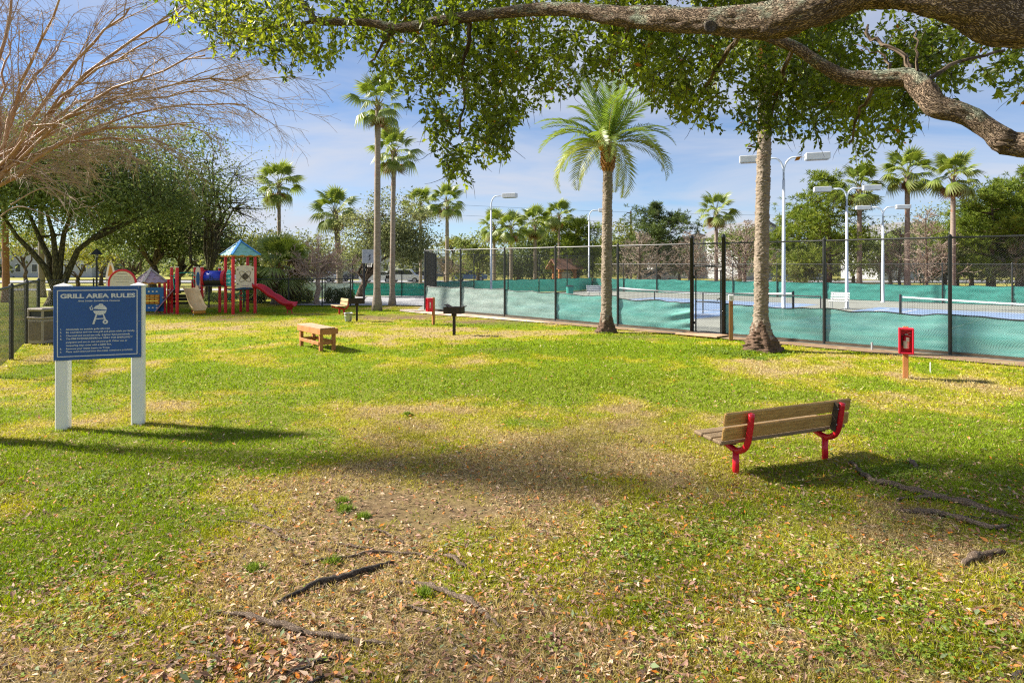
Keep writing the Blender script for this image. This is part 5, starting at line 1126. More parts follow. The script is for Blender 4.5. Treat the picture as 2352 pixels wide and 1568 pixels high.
p = at(1449, 606, 90); root = thing('utility_pole', 'thin wooden utility pole far behind the courts', 'pole', (p.x, p.y, 0)); mb = MB(); mb.lathe([(.17, -.1), (.12, 9.8)], 8); mb.build('pole', M_['wood_dark'], root)
for z in (9.5, 8.1): mb = MB(); mb.box((-.25, 0, z), (.7, .1, .12)); mb.build('crossarm', M_['wood_dark'], root)
for z, k in ((9.6, 0), (8.2, 1)):
    mb = MB(); pts = [Vector((p.x + t * 46, p.y + t * 5, z - .0 + 1.0 * (t * t - t))) for t in np.linspace(-.9, 1.4, 24)]; mb.tube(pts, .014, 4); o = mb.build('power_line', M_['blk']); tag(o, ('upper' if not k else 'lower') + ' overhead power line crossing the sky at the utility pole', 'wire')
p = gr(222, 708); root = thing('street_lamp', 'slim black lamp post with flared shade behind the sign', 'lamp', p)
mb = MB(); mb.lathe([(.11, 0), (.09, .3), (.05, .35), (.045, 2.7)], 10); mb.build('pole', M_['blk'], root); mb = MB(); mb.lathe([(.06, 2.7), (.08, 2.85)], 10); mb.build('globe', M_['lens'], root); mb = MB(); mb.lathe([(.3, 2.83), (.28, 2.87), (.1, 3.08), (.03, 3.14), (.005, 3.2)], 14); mb.build('lamp_shade', M_['blk'], root)

# ------------------------------------------------------------------ basketball hoop
p = gr(836, 688); root = thing('basketball_hoop', 'black basketball hoop with white backboard behind the tall palms', 'hoop', p, .15)
mb = MB(); mb.tube([(0, 0, -.1), (0, 0, 2.45)], .075, 10); mb.build('pole', M_['blk'], root)
for s in (-.12, .12): mb = MB(); mb.tube([(0, s, 2.35), (.42, s, 2.95)], .035, 6); mb.tube([(0, s, 2.0), (.42, s, 2.75)], .03, 6); mb.build('arm', M_['blk'], root)
mb = MB(); mb.cbox((.5, 0, 2.85), (.04, 1.4, .9), .01, Matrix.Rotation(-1.0, 3, 'Z')); bd = mb.build('backboard', M_['siding'], root)
M3 = Matrix.Rotation(-1.0, 3, 'Z'); mb = MB()
for y, z, w, h in ((0, 3.02, .55, .05), (0, 2.62, .55, .05), (-.27, 2.82, .05, .42), (.27, 2.82, .05, .42)): c = M3 @ Vector((-.03, y, 0)); mb.box((.5 + c.x, c.y, z), (.012, w, h), M3)
mb.build('target_square', M_['whitep'], bd)
mb = MB(); c = Vector((.5, 0, 2.55)) + M3 @ Vector((-.3, 0, 0)); mb.tube([c + Vector((math.cos(a) * .23, math.sin(a) * .23, 0)) for a in np.linspace(0, 6.283, 17)], .012, 5); mb.build('rim', M_['redp'], root)
mb = MB()
for k in range(12): a_ = k * .5236; mb.tube([c + Vector((math.cos(a_) * .23, math.sin(a_) * .23, 0)), c + Vector((math.cos(a_ + .5) * .14, math.sin(a_ + .5) * .14, -.4))], .006, 3); mb.tube([c + Vector((math.cos(a_) * .23, math.sin(a_) * .23, 0)), c + Vector((math.cos(a_ - .5) * .14, math.sin(a_ - .5) * .14, -.4))], .006, 3)
o = mb.build('net', M_['whitep'], root); o['kind'] = 'stuff'

# ------------------------------------------------------------------ kiosk, houses, cars
p = at(1296, 606, 68); root = thing('kiosk', 'open timber shelter with brown gabled roof beyond the courts', 'shelter', (p.x, p.y, 0), .5)
for x in (-.95, .95):
    for y in (-.6, .6): mb = MB(); mb.cbox((x, y, .95), (.28, .28, 1.9), .02); mb.build('post', M_['wood_or'], root)
    mb = MB(); mb.bar((x, -.85, 1.85), (x, .85, 1.85), .2, .22); mb.bar((x, -.75, 1.95), (x, 0, 2.65), .12, .14); mb.bar((x, .75, 1.95), (x, 0, 2.65), .12, .14); mb.bar((x, 0, 1.9), (x, 0, 2.6), .12, .12, (1, 0, 0)); mb.build('truss', M_['wood_or'], root)
    for y in (-.6, .6): mb = MB(); mb.bar((x, y, 1.3), (x * .45, y, 1.8), .12, .12); mb.build('brace', M_['wood_or'], root)
for s in (-1, 1): mb = MB(); M3 = Matrix.Rotation(s * .72, 3, 'X'); mb.box((0, -s * .6, 2.33), (3.3, 1.65, .07), M3); mb.build('roof_panel', M_['rooft'], root)
mb = MB(); mb.box((.2, 0, 1.2), (1.2, .08, .8)); mb.build('notice_board', M_['whitep'], root)

def house(label, p, w, dp, wall, roof, rz, nwin=4):
    root = thing('house', label, 'house', (p.x, p.y, 0), rz, 'houses behind the trees')
    poly = [(-w / 2, 0), (w / 2, 0), (w / 2, wall), (0, wall + roof), (-w / 2, wall)]
    mb = MB(); mb.prism(poly, -dp / 2, dp / 2); mb.build('wall', M_['siding'], root)
    for s in (-1, 1):
        mb = MB(); a_ = Vector((s * (w / 2 + .5), 0, wall - .5 * roof / (w / 2) + .1)); b_ = Vector((0, 0, wall + roof + .1)); mb.bar(a_, b_, dp + 1, .16, (0, 0, 1)); mb.build('roof', M_['shingle'], root)
    for r_ in range(2):
        for k in range(nwin):
            x = -w / 2 + w * (k + .5) / nwin; z = 1.6 + r_ * 3.0
            if z + .8 > wall: continue
            mb = MB(); mb.box((x, -dp / 2 - .03, z), (1.1, .08, 1.5)); f = mb.build('window', M_['whitep'], root); mb = MB(); mb.box((x, -dp / 2 - .075, z), (.9, .02, 1.3)); mb.build('pane', M_['glass'], f)
    mb = MB(); mb.lathe([(.5, 0), (.5, .05)], 12, (0, -dp / 2 - .02, wall + roof * .45), M=Matrix.Rotation(math.pi / 2, 3, 'X')); mb.build('gable_vent', M_['shingle'], root); return root
q = at(1710, 606, 100); house('pale gabled house whose roof peaks above the trees right of the lone palm', q, 9, 10, 6.6, 2.1, .25)
q = at(1590, 606, 108); house('low white house half hidden behind bare trees', q, 14, 9, 5.0, 2.2, -.1, 6)
q = at(2055, 606, 100); house('white house glimpsed between the right-hand palm trunks', q, 12, 9, 6.4, 2.2, .1, 5)
q = at(1790, 606, 102); house('low pale house behind the near double lamp', q, 12, 8, 3.2, 2.0, .15, 5)
q = at(90, 606, 118); house('pale low building far behind the left oaks', q, 26, 10, 3.4, 1.8, 0, 9)
q = at(880, 606, 125); house('pale distant building behind the basketball hoop', q, 24, 10, 3.2, 1.8, 0, 8)

def car(label, p, rz, mat, s=1.0, tall=False):
    root = thing('parked_car', label, 'car', (p.x, p.y, 0), rz, 'cars along the far road')
    if tall: body = [(-2.2, .35), (2.2, .35), (2.25, .8), (1.35, .98), (1.3, 1.0), (-2.2, 1.0), (-2.25, .7)]; cab = [(1.3, 1.0), (.75, 1.68), (-2.0, 1.7), (-2.18, 1.0)]; win = [(1.12, 1.05), (.7, 1.58), (-1.9, 1.6), (-2.02, 1.05)]
    else: body = [(-2.15, .32), (2.15, .32), (2.2, .65), (1.9, .82), (.95, .92), (-1.7, .95), (-2.15, .85), (-2.2, .6)]; cab = [(.95, .92), (.2, 1.4), (-1.0, 1.43), (-1.75, .95)]; win = [(.78, .96), (.15, 1.34), (-.95, 1.36), (-1.5, .98)]
    mb = MB(); mb.prism(body, -.85, .85); mb.build('body', mat, root); mb = MB(); mb.prism(cab, -.7, .7); cb = mb.build('cabin', mat, root)
    for s_ in (-1, 1): mb = MB(); mb.prism(win, s_ * .7, s_ * .712); mb.build('window', M_['glass'], cb)
    mb = MB(); mb.bar((cab[0][0] + .0, 0, cab[0][1] + .03), (cab[1][0] + .03, 0, cab[1][1] - .03), 1.25, .02); mb.build('windscreen', M_['glass'], cb)
    for x in (-1.35, 1.35):
        for y in (-.8, .8):
            MR = Matrix.Rotation(math.pi / 2, 3, 'X'); mb = MB(); mb.lathe([(.2, -.1), (.31, -.1), (.33, -.06), (.33, .06), (.31, .1), (.2, .1)], 16, (x, y, .325), M=MR); w = mb.build('wheel', M_['tyre'], root); mb = MB(); mb.lathe([(.2, -.105), (.2, .105)], 12, (x, y, .325), M=MR); mb.build('rim', M_['grey'], w)
    for y in (-.6, .6): mb = MB(); mb.box((2.19, y, .68), (.05, .3, .12)); mb.build('headlight', M_['whitep'], root)
carw = surf('car_white', (.68, .69, .7), (.62, .63, .64), 2, .3, spec=.5); carg = surf('car_silver', (.4, .41, .43), (.35, .36, .38), 2, .3, .4); card = surf('car_dark', (.05, .055, .07), (.04, .045, .06), 2, .3); carb = surf('car_blue', (.1, .18, .3), (.08, .15, .26), 2, .3)
for u, Y, m, t, lab in ((868, 80, carw, False, 'white car on the road left of the tall palms'), (930, 80, carw, True, 'white van on the road behind the second tall palm'), (966, 85, card, False, 'dark car on the road beside the court fence corner'), (735, 82, carg, False, 'silver car on the road behind the bare pinkish tree'), (815, 85, card, False, 'dark car on the road behind the hoop pole'), (1508, 77, carg, True, 'silver van behind the single lamp and dark pine'), (1082, 86, carb, False, 'blue car behind the courts left of the curved lamp'), (498, 84, carw, False, 'white car behind the blue tunnel'), (660, 80, carw, True, 'white van behind the cabbage palm trunk')):
    q = at(u, 606, Y); car(lab, q, 0 if t else math.pi, m, 1, t)

# ------------------------------------------------------------------ GRILL AREA RULES sign
p0, p1 = gr(141, 985), gr(315, 972); d = p1 - p0; L = d.length; ang = math.atan2(d.y, d.x)
root = thing('grill_sign', 'blue grill area rules sign on two white posts', 'sign', p0, ang)
TOP = 2.04; BH = 1.05; pw = .165
for x in (0, L):
    mb = MB(); mb.cbox((x, .09, TOP / 2 - .05), (pw, pw, TOP + .05), .012); po = mb.build('post', M_['white'], root)
    mb = MB(); c = (x, .09, 0); h = TOP - .024; w = pw / 2 + .012
    mb.add([(x - w, .09 - w, h), (x + w, .09 - w, h), (x + w, .09 + w, h), (x - w, .09 + w, h), (x - w, .09 - w, h + .022), (x + w, .09 - w, h + .022), (x + w, .09 + w, h + .022), (x - w, .09 + w, h + .022), (x, .09, h + .06)],
           [(3, 2, 1, 0), (0, 1, 5, 4), (1, 2, 6, 5), (2, 3, 7, 6), (3, 0, 4, 7), (4, 5, 8), (5, 6, 8), (6, 7, 8), (7, 4, 8)]); mb.build('post_cap', M_['white'], po)
X0, X1 = -pw / 2 - .01, L + pw / 2 - .03; Z1 = TOP - .015; Z0 = Z1 - BH; cx_, W_ = (X0 + X1) / 2, X1 - X0
mb = MB(); mb.cbox((cx_, -.005, (Z0 + Z1) / 2), (W_, .02, BH), .004); board = mb.build('board', M_['signblue'], root)
mb = MB(); fy = -.0175
for zz in (Z0 + .055, Z1 - .055): mb.box((cx_, fy, zz), (W_ - .1, .003, .012))
for xx in (X0 + .05, X1 - .05): mb.box((xx, fy, (Z0 + Z1) / 2), (.012, .0036, BH - .11))
mb.build('border', M_['print'], board)
def text(s, x, z, size, parent, bold=0.0, shear=0.0, align='LEFT', fit=None, m='print', y=-.0172, name='lettering', rot=None):
    cu = bpy.data.curves.new('t', 'FONT'); cu.body = s; cu.size = size; cu.offset = bold; cu.shear = shear; cu.align_x = align; cu.extrude = .0006; cu.resolution_u = 3
    ob = bpy.data.objects.new('t', cu); COL.objects.link(ob); dg = bpy.context.evaluated_depsgraph_get(); me = bpy.data.meshes.new_from_object(ob.evaluated_get(dg))
    COL.objects.unlink(ob); bpy.data.objects.remove(ob)
    xsz = [v.co.x for v in me.vertices]; sx = fit / (max(xsz) - min(xsz)) if fit else 1.0
    o = link(name, me, parent); me.materials.clear(); me.materials.append(M_[m]); o.location = (x, y, z); o.rotation_euler = (math.radians(90), 0, 0) if rot is None else rot; o.scale = (sx, 1, 1); return o
sx = W_ / 880.; sz = BH / 745.            # sign artwork units measured off the board (880 x 745)
AX = lambda x: X0 + (x - 36) * sx
AZ = lambda y: Z1 - (y - 62) * sz
text('GRILL AREA RULES', (AX(102) + AX(856)) / 2, AZ(178), .083, board, .0035, 0, 'CENTER', AX(856) - AX(102))
text('Area Under Surveillance Cameras', (AX(272) + AX(698)) / 2, AZ(216), .03, board, .0008, .25, 'CENTER', AX(698) - AX(272))
for k, (n_, s_, y, xe) in enumerate((('1.', 'Absolutely no outside grills allowed.', 502, 600), ('2.', 'Be courteous and use one grill and picnic table per family.', 532, 850), ('3.', 'Charcoal and wood use only. (Lighter fluid permitted)', 566, 798), ('4.', 'The FIRE EXTINGUISHERS are ONLY FOR EMERGENCY', 598, 830),
                                   ('', 'purposes and not to put out your grill. Other use or', 632, 775), ('', 'tampering may come with a $500 fine.', 665, 615), ('5.', 'Remove your waste Leave no Trace.', 698, 595), ('6.', 'Place used Charcoal into the metal containers provided.', 728, 830))):
    if n_: text(n_, AX(100), AZ(y), .033, board, .0008)
    text(s_, AX(158), AZ(y), .033, board, .0008, 0, 'LEFT', AX(xe) - AX(158))
def flat(mb, poly, y=-.0185, t=.003): mb.prism([(AX(x), AZ(z)) for x, z in poly], y, y + t)
ic = MB()
flat(ic, [(430 + 2, 300 - 10)] + [(498 + 68 * math.cos(a), 300 - 50 * math.sin(a)) for a in np.linspace(math.pi - .15, 0.0, 14)][0:] + [(566, 304)])
flat(ic, [(428, 310), (560, 310)] + [(495 + 66 * math.cos(a), 312 + 44 * math.sin(a)) for a in np.linspace(.1, math.pi - .1, 12)])
flat(ic, [(484, 252), (486, 243), (496, 239), (516, 240), (528, 246), (530, 254), (520, 254), (516, 249), (498, 248), (492, 254)], -.0188)
flat(ic, [(452, 350), (468, 350), (440, 447), (418, 447)]); flat(ic, [(522, 350), (536, 350), (560, 410), (544, 414)]); flat(ic, [(448, 390), (545, 386), (548, 396), (446, 400)], -.0188)
ic.build('grill_icon', M_['print'], board)
rg = MB()
for k in range(16):
    a0, a1 = k * math.pi / 8, (k + 1) * math.pi / 8; flat(rg, [(550 + 28 * math.cos(a0), 427 + 23 * math.sin(a0)), (550 + 28 * math.cos(a1), 427 + 23 * math.sin(a1)), (550 + 11 * math.cos(a1), 427 + 9 * math.sin(a1)), (550 + 11 * math.cos(a0), 427 + 9 * math.sin(a0))], -.0192)
rg.build('wheel_icon', M_['print'], board)
sm = MB(); flat(sm, [(418, 248), (408, 258), (410, 272), (420, 284), (414, 302), (420, 306), (428, 290), (416, 270)]); flat(sm, [(404, 262), (390, 276), (396, 296), (410, 306), (412, 296), (402, 284)]); sm.build('smoke_icon', M_['print'], board)
for x, y in ((50, 76), (890, 76), (60, 800), (900, 770), (66, 410), (895, 430)):
    mb = MB(); mb.lathe([(.008, 0), (.006, .004), (.001, .005)], 8, (AX(x), -.0155, AZ(y)), M=Matrix.Rotation(math.pi / 2, 3, 'X')); mb.build('screw', M_['grey'], board)

# ------------------------------------------------------------------ trash can
p = gr(101, 787); root = thing('trash_can', 'square pebbled trash can with hooded top beside the black fence', 'bin', p, -.25)
mb = MB(); mb.cbox((0, 0, .36), (.56, .56, .72), .02); mb.build('body', M_['bin'], root)
for s_ in ((0, -.283, 0), (.283, 0, 1), (-.283, 0, 1)):
    mb = MB(); mb.box((s_[0], s_[1], .38), (.44, .012, .54) if not s_[2] else (.012, .44, .54)); mb.build('side_panel', M_['bin2'], root)
mb = MB(); mb.cbox((0, 0, .76), (.6, .6, .06), .015)
for x in (-.26, .26):
    for y in (-.26, .26): mb.cbox((x, y, .87), (.06, .06, .18), .01)
mb.cbox((0, 0, 1.0), (.6, .6, .09), .03); mb.build('hood', M_['bin'], root); mb = MB(); mb.box((0, 0, .87), (.5, .5, .15)); mb.build('liner_opening', M_['blk'], root)

# ------------------------------------------------------------------ wooden table
near, lf, rt = gr(737, 805.4), gr(688.6, 792.4), gr(762, 802.6)
ax = (lf - near).normalized(); ang = math.atan2(ax.y, ax.x); root = thing('wooden_table', 'low stained wooden table with lower shelf on the lawn', 'table', near, ang)
LT, WT, HT = 1.42, -.36, .6               # long axis +x, short axis -y, away from the camera
for x in (0, LT):
    for y in (0, WT): mb = MB(); mb.cbox((x, y, HT / 2 - .04), (.09, .09, HT), .006); mb.build('leg', M_['wood_or'], root)
for y in (.06, WT - .06): mb = MB(); mb.cbox((LT / 2, y, HT - .085), (LT + .26, .03, .15), .004); mb.build('apron_board', M_['wood_or'], root)
for x in (-.115, LT + .115): mb = MB(); mb.cbox((x, WT / 2, HT - .0855), (.03, -WT + .088, .149), .004); mb.build('apron_board', M_['wood_or'], root)
for k in range(4): mb = MB(); mb.cbox((LT / 2, .02 - .108 * k, HT + .008), (LT + .27, .102, .03), .005); mb.build('top_plank', M_['wood_top'], root)
for y in (.055, WT - .055): mb = MB(); mb.cbox((LT / 2, y - .0, .2), (LT, .028, .09), .004); mb.build('stretcher', M_['wood_or'], root)
for x in (0, LT): mb = MB(); mb.cbox((x, WT / 2, .2), (.028, -WT - .1, .09), .004); mb.build('stretcher', M_['wood_or'], root)

# ------------------------------------------------------------------ pedestal grills
def grill(label, p, rz, open_=True):
    root = thing('pedestal_grill', label, 'grill', p, rz, 'charcoal grills on posts')
    mb = MB(); mb.cbox((0, 0, .33), (.085, .085, .76), .006); mb.build('post', M_['soot'], root); mb = MB(); mb.cbox((0, 0, .66), (.14, .14, .1), .01); mb.build('collar', M_['soot'], root)
    w, dp, h, z = .62, .38, .2, .7; mb = MB(); mb.box((0, 0, z + .008), (w, dp, .016)); mb.box((0, -dp / 2, z + h / 2 + .016), (w, .01, h)); mb.box((0, dp / 2, z + h / 2 + .016), (w, .01, h)); mb.box((w / 2 - .005, 0, z + h / 2 + .016), (.01, dp - .012, h)); mb.box((-w / 2 + .005, 0, z + h / 2 + .016), (.01, dp - .012, h)); mb.build('firebox', M_['soot'], root)
    mb = MB()
    for k in range(11): mb.tube([(-.02 + k * .03, -dp / 2 + .012, z + h + .02), (-.02 + k * .03, dp / 2 - .012, z + h + .02)], .006, 5)
    for y in (-.17, .17): mb.tube([(-.04, y, z + h + .016), (.36, y, z + h + .016)], .008, 5)
    o = mb.build('grate', M_['soot'], root); o['kind'] = 'stuff'
    for y in (-.1, .1): mb = MB(); mb.tube([(.3, y, z + h + .02), (.42, y, z + h + .06)], .013, 6); mb.build('handle', M_['soot'], root)
    if open_: mb = MB(); mb.box((-.16, 0, z + h + .03), (.3, dp, .012), Matrix.Rotation(.5, 3, 'Y')); mb.build('flipped_grate', M_['soot'], root)
grill('sooty charcoal grill on a post left of the date palm', gr(1043, 768), -.25); grill('farther charcoal grill on a post beside the galvanised bucket', gr(819.6, 735.5), .15, False)
p = gr(800, 738); root = thing('bucket', 'dented galvanised bucket with rusty base beside the farther grill', 'bucket', p)
mb = MB(); mb.lathe([(.125, 0), (.13, .02), (.135, .05), (.172, .33), (.182, .34), (.182, .355), (.168, .355), (.16, .33), (.12, .04), (.002, .03)], 24); mb.build('body', M_['galv'], root, (0, 0, 0), True)
for z, r_ in ((.24, .162), (.29, .169)): mb = MB(); mb.tube([(math.cos(a) * r_, math.sin(a) * r_, z) for a in np.linspace(0, 6.283, 25)], .005, 4); mb.build('rib', M_['galv'], root)

# ------------------------------------------------------------------ fire extinguisher posts
def extinguisher(label, p, rz, hh, see=True):
    root = thing('extinguisher_post', label, 'fire extinguisher', p, rz, 'fire extinguisher posts')
    mb = MB(); mb.cbox((0, .14, hh / 2 - .05), (.1, .1, hh + .08), .006); mb.build('post', M_['wood_or'], root)
    w, h, dp = .27, .52, .19; z = hh - h / 2 - .03; mb = MB(); mb.cbox((0, .075, z), (w, .02, h), .006)
    for x in (-w / 2 + .012, w / 2 - .012): mb.cbox((x, -.02, z), (.024, dp, h), .01)
    for zz in (z - h / 2 + .012, z + h / 2 - .012): mb.cbox((0, -.02, zz), (w - .046, dp, .024), .008)
    cab = mb.build('cabinet', M_['redbox'], root); mb = MB(); y = -dp / 2 - .028
    for x in (-w / 2 + .018, w / 2 - .018): mb.cbox((x, y, z), (.036, .018, h + .01), .007)
    for zz in (z - h / 2 + .014, z + h / 2 - .014): mb.cbox((0, y, zz), (w - .074, .018, .036), .007)
    mb.build('door_frame', M_['redp'], cab)
    mb = MB(); mb.lathe([(.045, -.17), (.055, -.16), (.055, .04), (.048, .075), (.022, .1), (.018, .12)], 16, (0, -.02, z)); b_ = mb.build('cylinder', M_['redp'], root, (0, 0, 0), True)
    mb = MB(); mb.lathe([(.0565, -.155), (.0565, -.0)], 16, (0, -.02, z), cap=False); mb.build('label', M_['label'], b_)
    mb = MB(); mb.box((0, -.02, z + .13), (.05, .03, .03)); mb.bar((0, -.03, z + .14), (.09, -.03, z + .175), .02, .008); mb.bar((0, -.03, z + .125), (.085, -.03, z + .1), .02, .008); mb.build('lever', M_['grey'], b_)
    mb = MB(); mb.tube([(-.02, -.03, z + .13), (-.07, -.05, z + .1), (-.075, -.05, z - .05), (-.06, -.05, z - .1)], .01, 6); mb.build('hose', M_['blk'], b_)
    mb = MB(); mb.box((.025, -.08, z + .03), (.055, .003, .09)); mb.build('tag', M_['label'], b_)
    t_ = MB(); t_.box((w / 2 + .001, -.03, z), (.003, .05, .22)); sd = t_.build('side_decal', M_['print'], cab)
    if not see: text('FIRE', w / 2 + .004, z - .09, .05, cab, .001, m='redp', y=-.012, rot=(math.radians(90), math.radians(-90), math.radians(90)))
    return root
extinguisher('red fire extinguisher cabinet on wooden post, facing us near the right', gr(2081, 868), -.5, 1.06); extinguisher('red extinguisher cabinet seen side-on near the windscreen corner', gr(987.6, 744), -1.15, 1.04, False)

# ------------------------------------------------------------------ near park bench
q0, q1 = gr(1690, 1083), gr(1895, 1048); d = q1 - q0; L = d.length; ang = math.atan2(d.y, d.x)
def park_bench(name, label, loc, rz, L, back, seat, red, sx0, sx1, sc=1.0):
    root = thing(name, label, 'bench', loc, rz, 'red tube park benches')
    for x in (0, L):
        mb = MB(); mb.tube([(x, 0, -.1), (x, 0, .25)], .037, 14); mb.build('leg', M_[red], root, (0, 0, 0), True)
        path = [(x, .36, .335), (x, .2, .3), (x, .08, .262), (x, 0, .245), (x, -.08, .262), (x, -.15, .315), (x, -.19, .4), (x, -.215, .52), (x, -.24, .7)]
        sp = smooth_path(path, 4); mb = MB(); mb.tube([Vector(s_) for s_ in sp], .035, 14); mb.build('bent_tube', M_[red], root, (0, 0, 0), True)
        mb = MB(); mb.bar((x + (.045 if x == 0 else -.05), -.145, .36), (x + (.045 if x == 0 else -.05), -.2, .7), .07, .02, (1, 0, 0)) ; br = mb.build('back_bracket', M_[red] if x == 0 else M_['wood_dark'], root)
        for z in (.44, .63): mb = MB(); mb.lathe([(.01, 0), (.008, .008), (.001, .01)], 8, (x + (.045 if x == 0 else -.05), -.17 - (z - .4) * .12 - .025, z), M=Matrix.Rotation(math.pi / 2, 3, 'X')); mb.build('bolt', M_['grey'], br)
        mb = MB(); mb.bar((x, .02, .325), (x, .38, .37), .06, .05); mb.build('seat_bracket', M_['wood_dark'], root)
    Ls = sx1 - sx0; xm = (sx0 + sx1) / 2
    for k in range(3): M3 = Matrix.Rotation(.06, 3, 'X'); mb = MB(); mb.cbox((xm, -.02 + .155 * k, .375 + .01 * k), (Ls, .145, .042), .012, M3); mb.build('seat_plank', M_[seat], root)
    for k in range(2): M3 = Matrix.Rotation(math.radians(10), 3, 'X'); mb = MB(); mb.cbox((xm, -.118 - .026 * k, .482 + .166 * k), (Ls, .045, .148), .014, M3); mb.build('back_plank', M_[back], root)
    return root
park_bench('park_bench', 'near wooden bench on red tube legs, seen from behind', q0, ang, L, 'wood_bench', 'wood_seat', 'red', -.3, L + .24)
q = gr(790, 722); park_bench('park_bench', 'small far bench with red frame beside the bucket, facing left', q, math.radians(122), .7, 'wood_pale', 'wood_pale', 'red', -.2, .9)

# ------------------------------------------------------------------ playground
SPX = .00436; PX = lambda zx: (zx - 1525) * SPX
PZ = lambda zy: (968 - zy) * SPX
pg = thing('playground', 'red, blue and tan playground set with tower, tunnel, slides and playhouse', 'playground', ((534.6 - CX) / F * 31, 31, 0))
PY = lambda zx, y: ((219.5 + zx * .2066) - CX) / F * (31 + y) - (534.6 - CX) / F * 31     # x of what is seen at zx, y metres behind the tower line
def post(zx, y, top, w=.12, cap=False, base=-.15, m='red', rz=.785):
    mb = MB(); mb.cbox((PY(zx, y), y, (base + top) / 2), (w, w, top - base), .018, Matrix.Rotation(rz, 3, 'Z')); o = mb.build('post', M_[m], pg)
    if cap: mb = MB(); mb.cbox((PY(zx, y), y, top + .02), (w + .02, w + .02, .05), .015, Matrix.Rotation(rz, 3, 'Z')); mb.build('post_cap', M_['cream'], o)
TX = PY(1608, 0)
for zx, y in ((1529, -.72), (1773, 0), (1445, 0), (1690, .72)): post(zx, y, 2.74)
post(1613, .9, 1.1, .11)
R45 = Matrix.Rotation(math.radians(45), 3, 'Z')
mb = MB(); mb.cbox((TX, 0, 1.13), (1.0, 1.0, .07), .01, R45); mb.build('deck', M_['blk'], pg)
# tower roof: hipped, wavy shingles, blue ridges
def hip_roof(cx, cy, w, z0, z1, mat, trim, rows, rot, name='roof'):
    pk = Vector((cx, cy, z1)); cs = [Vector((cx + w * math.cos(rot + a), cy + w * math.sin(rot + a), z0)) for a in (0, math.pi / 2, math.pi, 1.5 * math.pi)]
    root = None
    for i in range(4):
        a_, b_ = cs[i], cs[(i + 1) % 4]; nrm = (b_ - a_).cross(pk - a_).normalized(); mb = MB()
        for r_ in range(rows):
            t0, t1 = r_ / rows, (r_ + 1.08) / rows; t1 = min(t1, .985); n_ = 16; vs = []
            for k in range(n_ + 1):
                s = k / n_; lo = a_.lerp(pk, t0).lerp(b_.lerp(pk, t0), s); hi = a_.lerp(pk, t1).lerp(b_.lerp(pk, t1), s)
                wv = math.sin(s * math.pi * (rows - r_) * 1.8) * .025
                vs += [lo + nrm * .035 + Vector((0, 0, wv - .02)), hi + nrm * .004, lo + nrm * .0 + Vector((0, 0, wv - .02))]
            mb.add(vs, [(3 * k, 3 * k + 3, 3 * k + 4, 3 * k + 1) for k in range(n_)] + [(3 * k, 3 * k + 2, 3 * k + 5, 3 * k + 3) for k in range(n_)])
        o = mb.build(name, mat, pg)
        if root is None: root = o
    for i in range(4): mb = MB(); mb.bar(cs[i] + Vector((0, 0, .03)), pk + Vector((0, 0, .03)), .13, .05, ch=.012); mb.build('ridge', trim, root)
    mb = MB(); mb.lathe([(.07, 0), (.05, .08), (.01, .1)], 8, pk); mb.build('finial', trim, root)
    for i in range(4): mb = MB(); mb.bar(cs[i] * .97 + Vector((cx, cy, z0)) * .03 - Vector((0, 0, .03)), cs[(i + 1) % 4] * .97 + Vector((cx, cy, z0)) * .03 - Vector((0, 0, .03)), .04, .07); mb.build('eave_beam', M_['orange'], root)
hip_roof(PY(1612, 0), 0, .98, 2.76, 3.44, M_['aqua'], M_['skyb'], 4, 0.0)
# tower panels
QX = lambda zx: (zx - 1650) * SPX / 1.02
mb = MB(); poly = [(QX(1548), PZ(698)), (QX(1600), PZ(688)), (QX(1650), PZ(684)), (QX(1700), PZ(688)), (QX(1752), PZ(698)), (QX(1752), PZ(465)), (QX(1715), PZ(450)), (QX(1650), PZ(444)), (QX(1585), PZ(450)), (QX(1548), PZ(465))]
mb.prism(poly, -.015, .015); pn = mb.build('front_panel', M_['cream'], pg); pn.location = (TX + .4, -.4, 0); pn.rotation_euler = (0, 0, math.radians(45))
RX90 = Matrix.Rotation(math.pi / 2, 3, 'X')
for rot in (.75, -.75):
    mb = MB(); pts = []
    for k in range(29): a_ = k * math.pi / 14; x, z = .34 * math.cos(a_), .13 * math.sin(a_); pts.append((x * math.cos(rot) - z * math.sin(rot), -.02, PZ(567) + x * math.sin(rot) + z * math.cos(rot)))
    mb.tube(pts, .012, 4); mb.build('orbit_ring', M_['bin2'], pn)
mb = MB(); mb.lathe([(.15, 0), (.15, .012), (.11, .012), (.11, 0)], 20, (0, -.016, PZ(567)), M=RX90); mb.build('dial_ring', M_['bin2'], pn)
mb = MB(); mb.lathe([(.06, 0), (.06, .02), (.02, .025)], 12, (0, -.016, PZ(567)), M=RX90); mb.build('dial_hub', M_['bin2'], pn)
for x, z in ((1568, 490), (1733, 490), (1568, 648), (1733, 648)): mb = MB(); mb.lathe([(.035, 0), (.03, .02), (.004, .022)], 10, (QX(x), -.016, PZ(z)), M=RX90); mb.build('bolt', M_['bin2'], pn)
mb = MB(); mb.box((0, -.018, PZ(668)), (.32, .006, .03)); mb.build('panel_text', M_['mauve'], pn)
mb = MB(); mb.prism([(-.3, PZ(670)), (.3, PZ(670)), (.3, PZ(540)), (.2, PZ(505)), (0, PZ(490)), (-.2, PZ(505)), (-.3, PZ(540))], -.015, .015); pn2 = mb.build('window_panel', M_['teal'], pg); pn2.location = (TX - .38, -.38, 0); pn2.rotation_euler = (0, 0, math.radians(-45))
for z in (540, 590, 635): mb = MB(); mb.cbox((0, -.03, PZ(z)), (.5, .03, .05), .01); mb.build('window_bar', M_['aqua'], pn2)
mb = MB(); mb.cbox((TX + .37, -.37, PZ(697)), (.8, .05, .06), .01, R45); mb.build('deck_edge', M_['bluep'], pg)
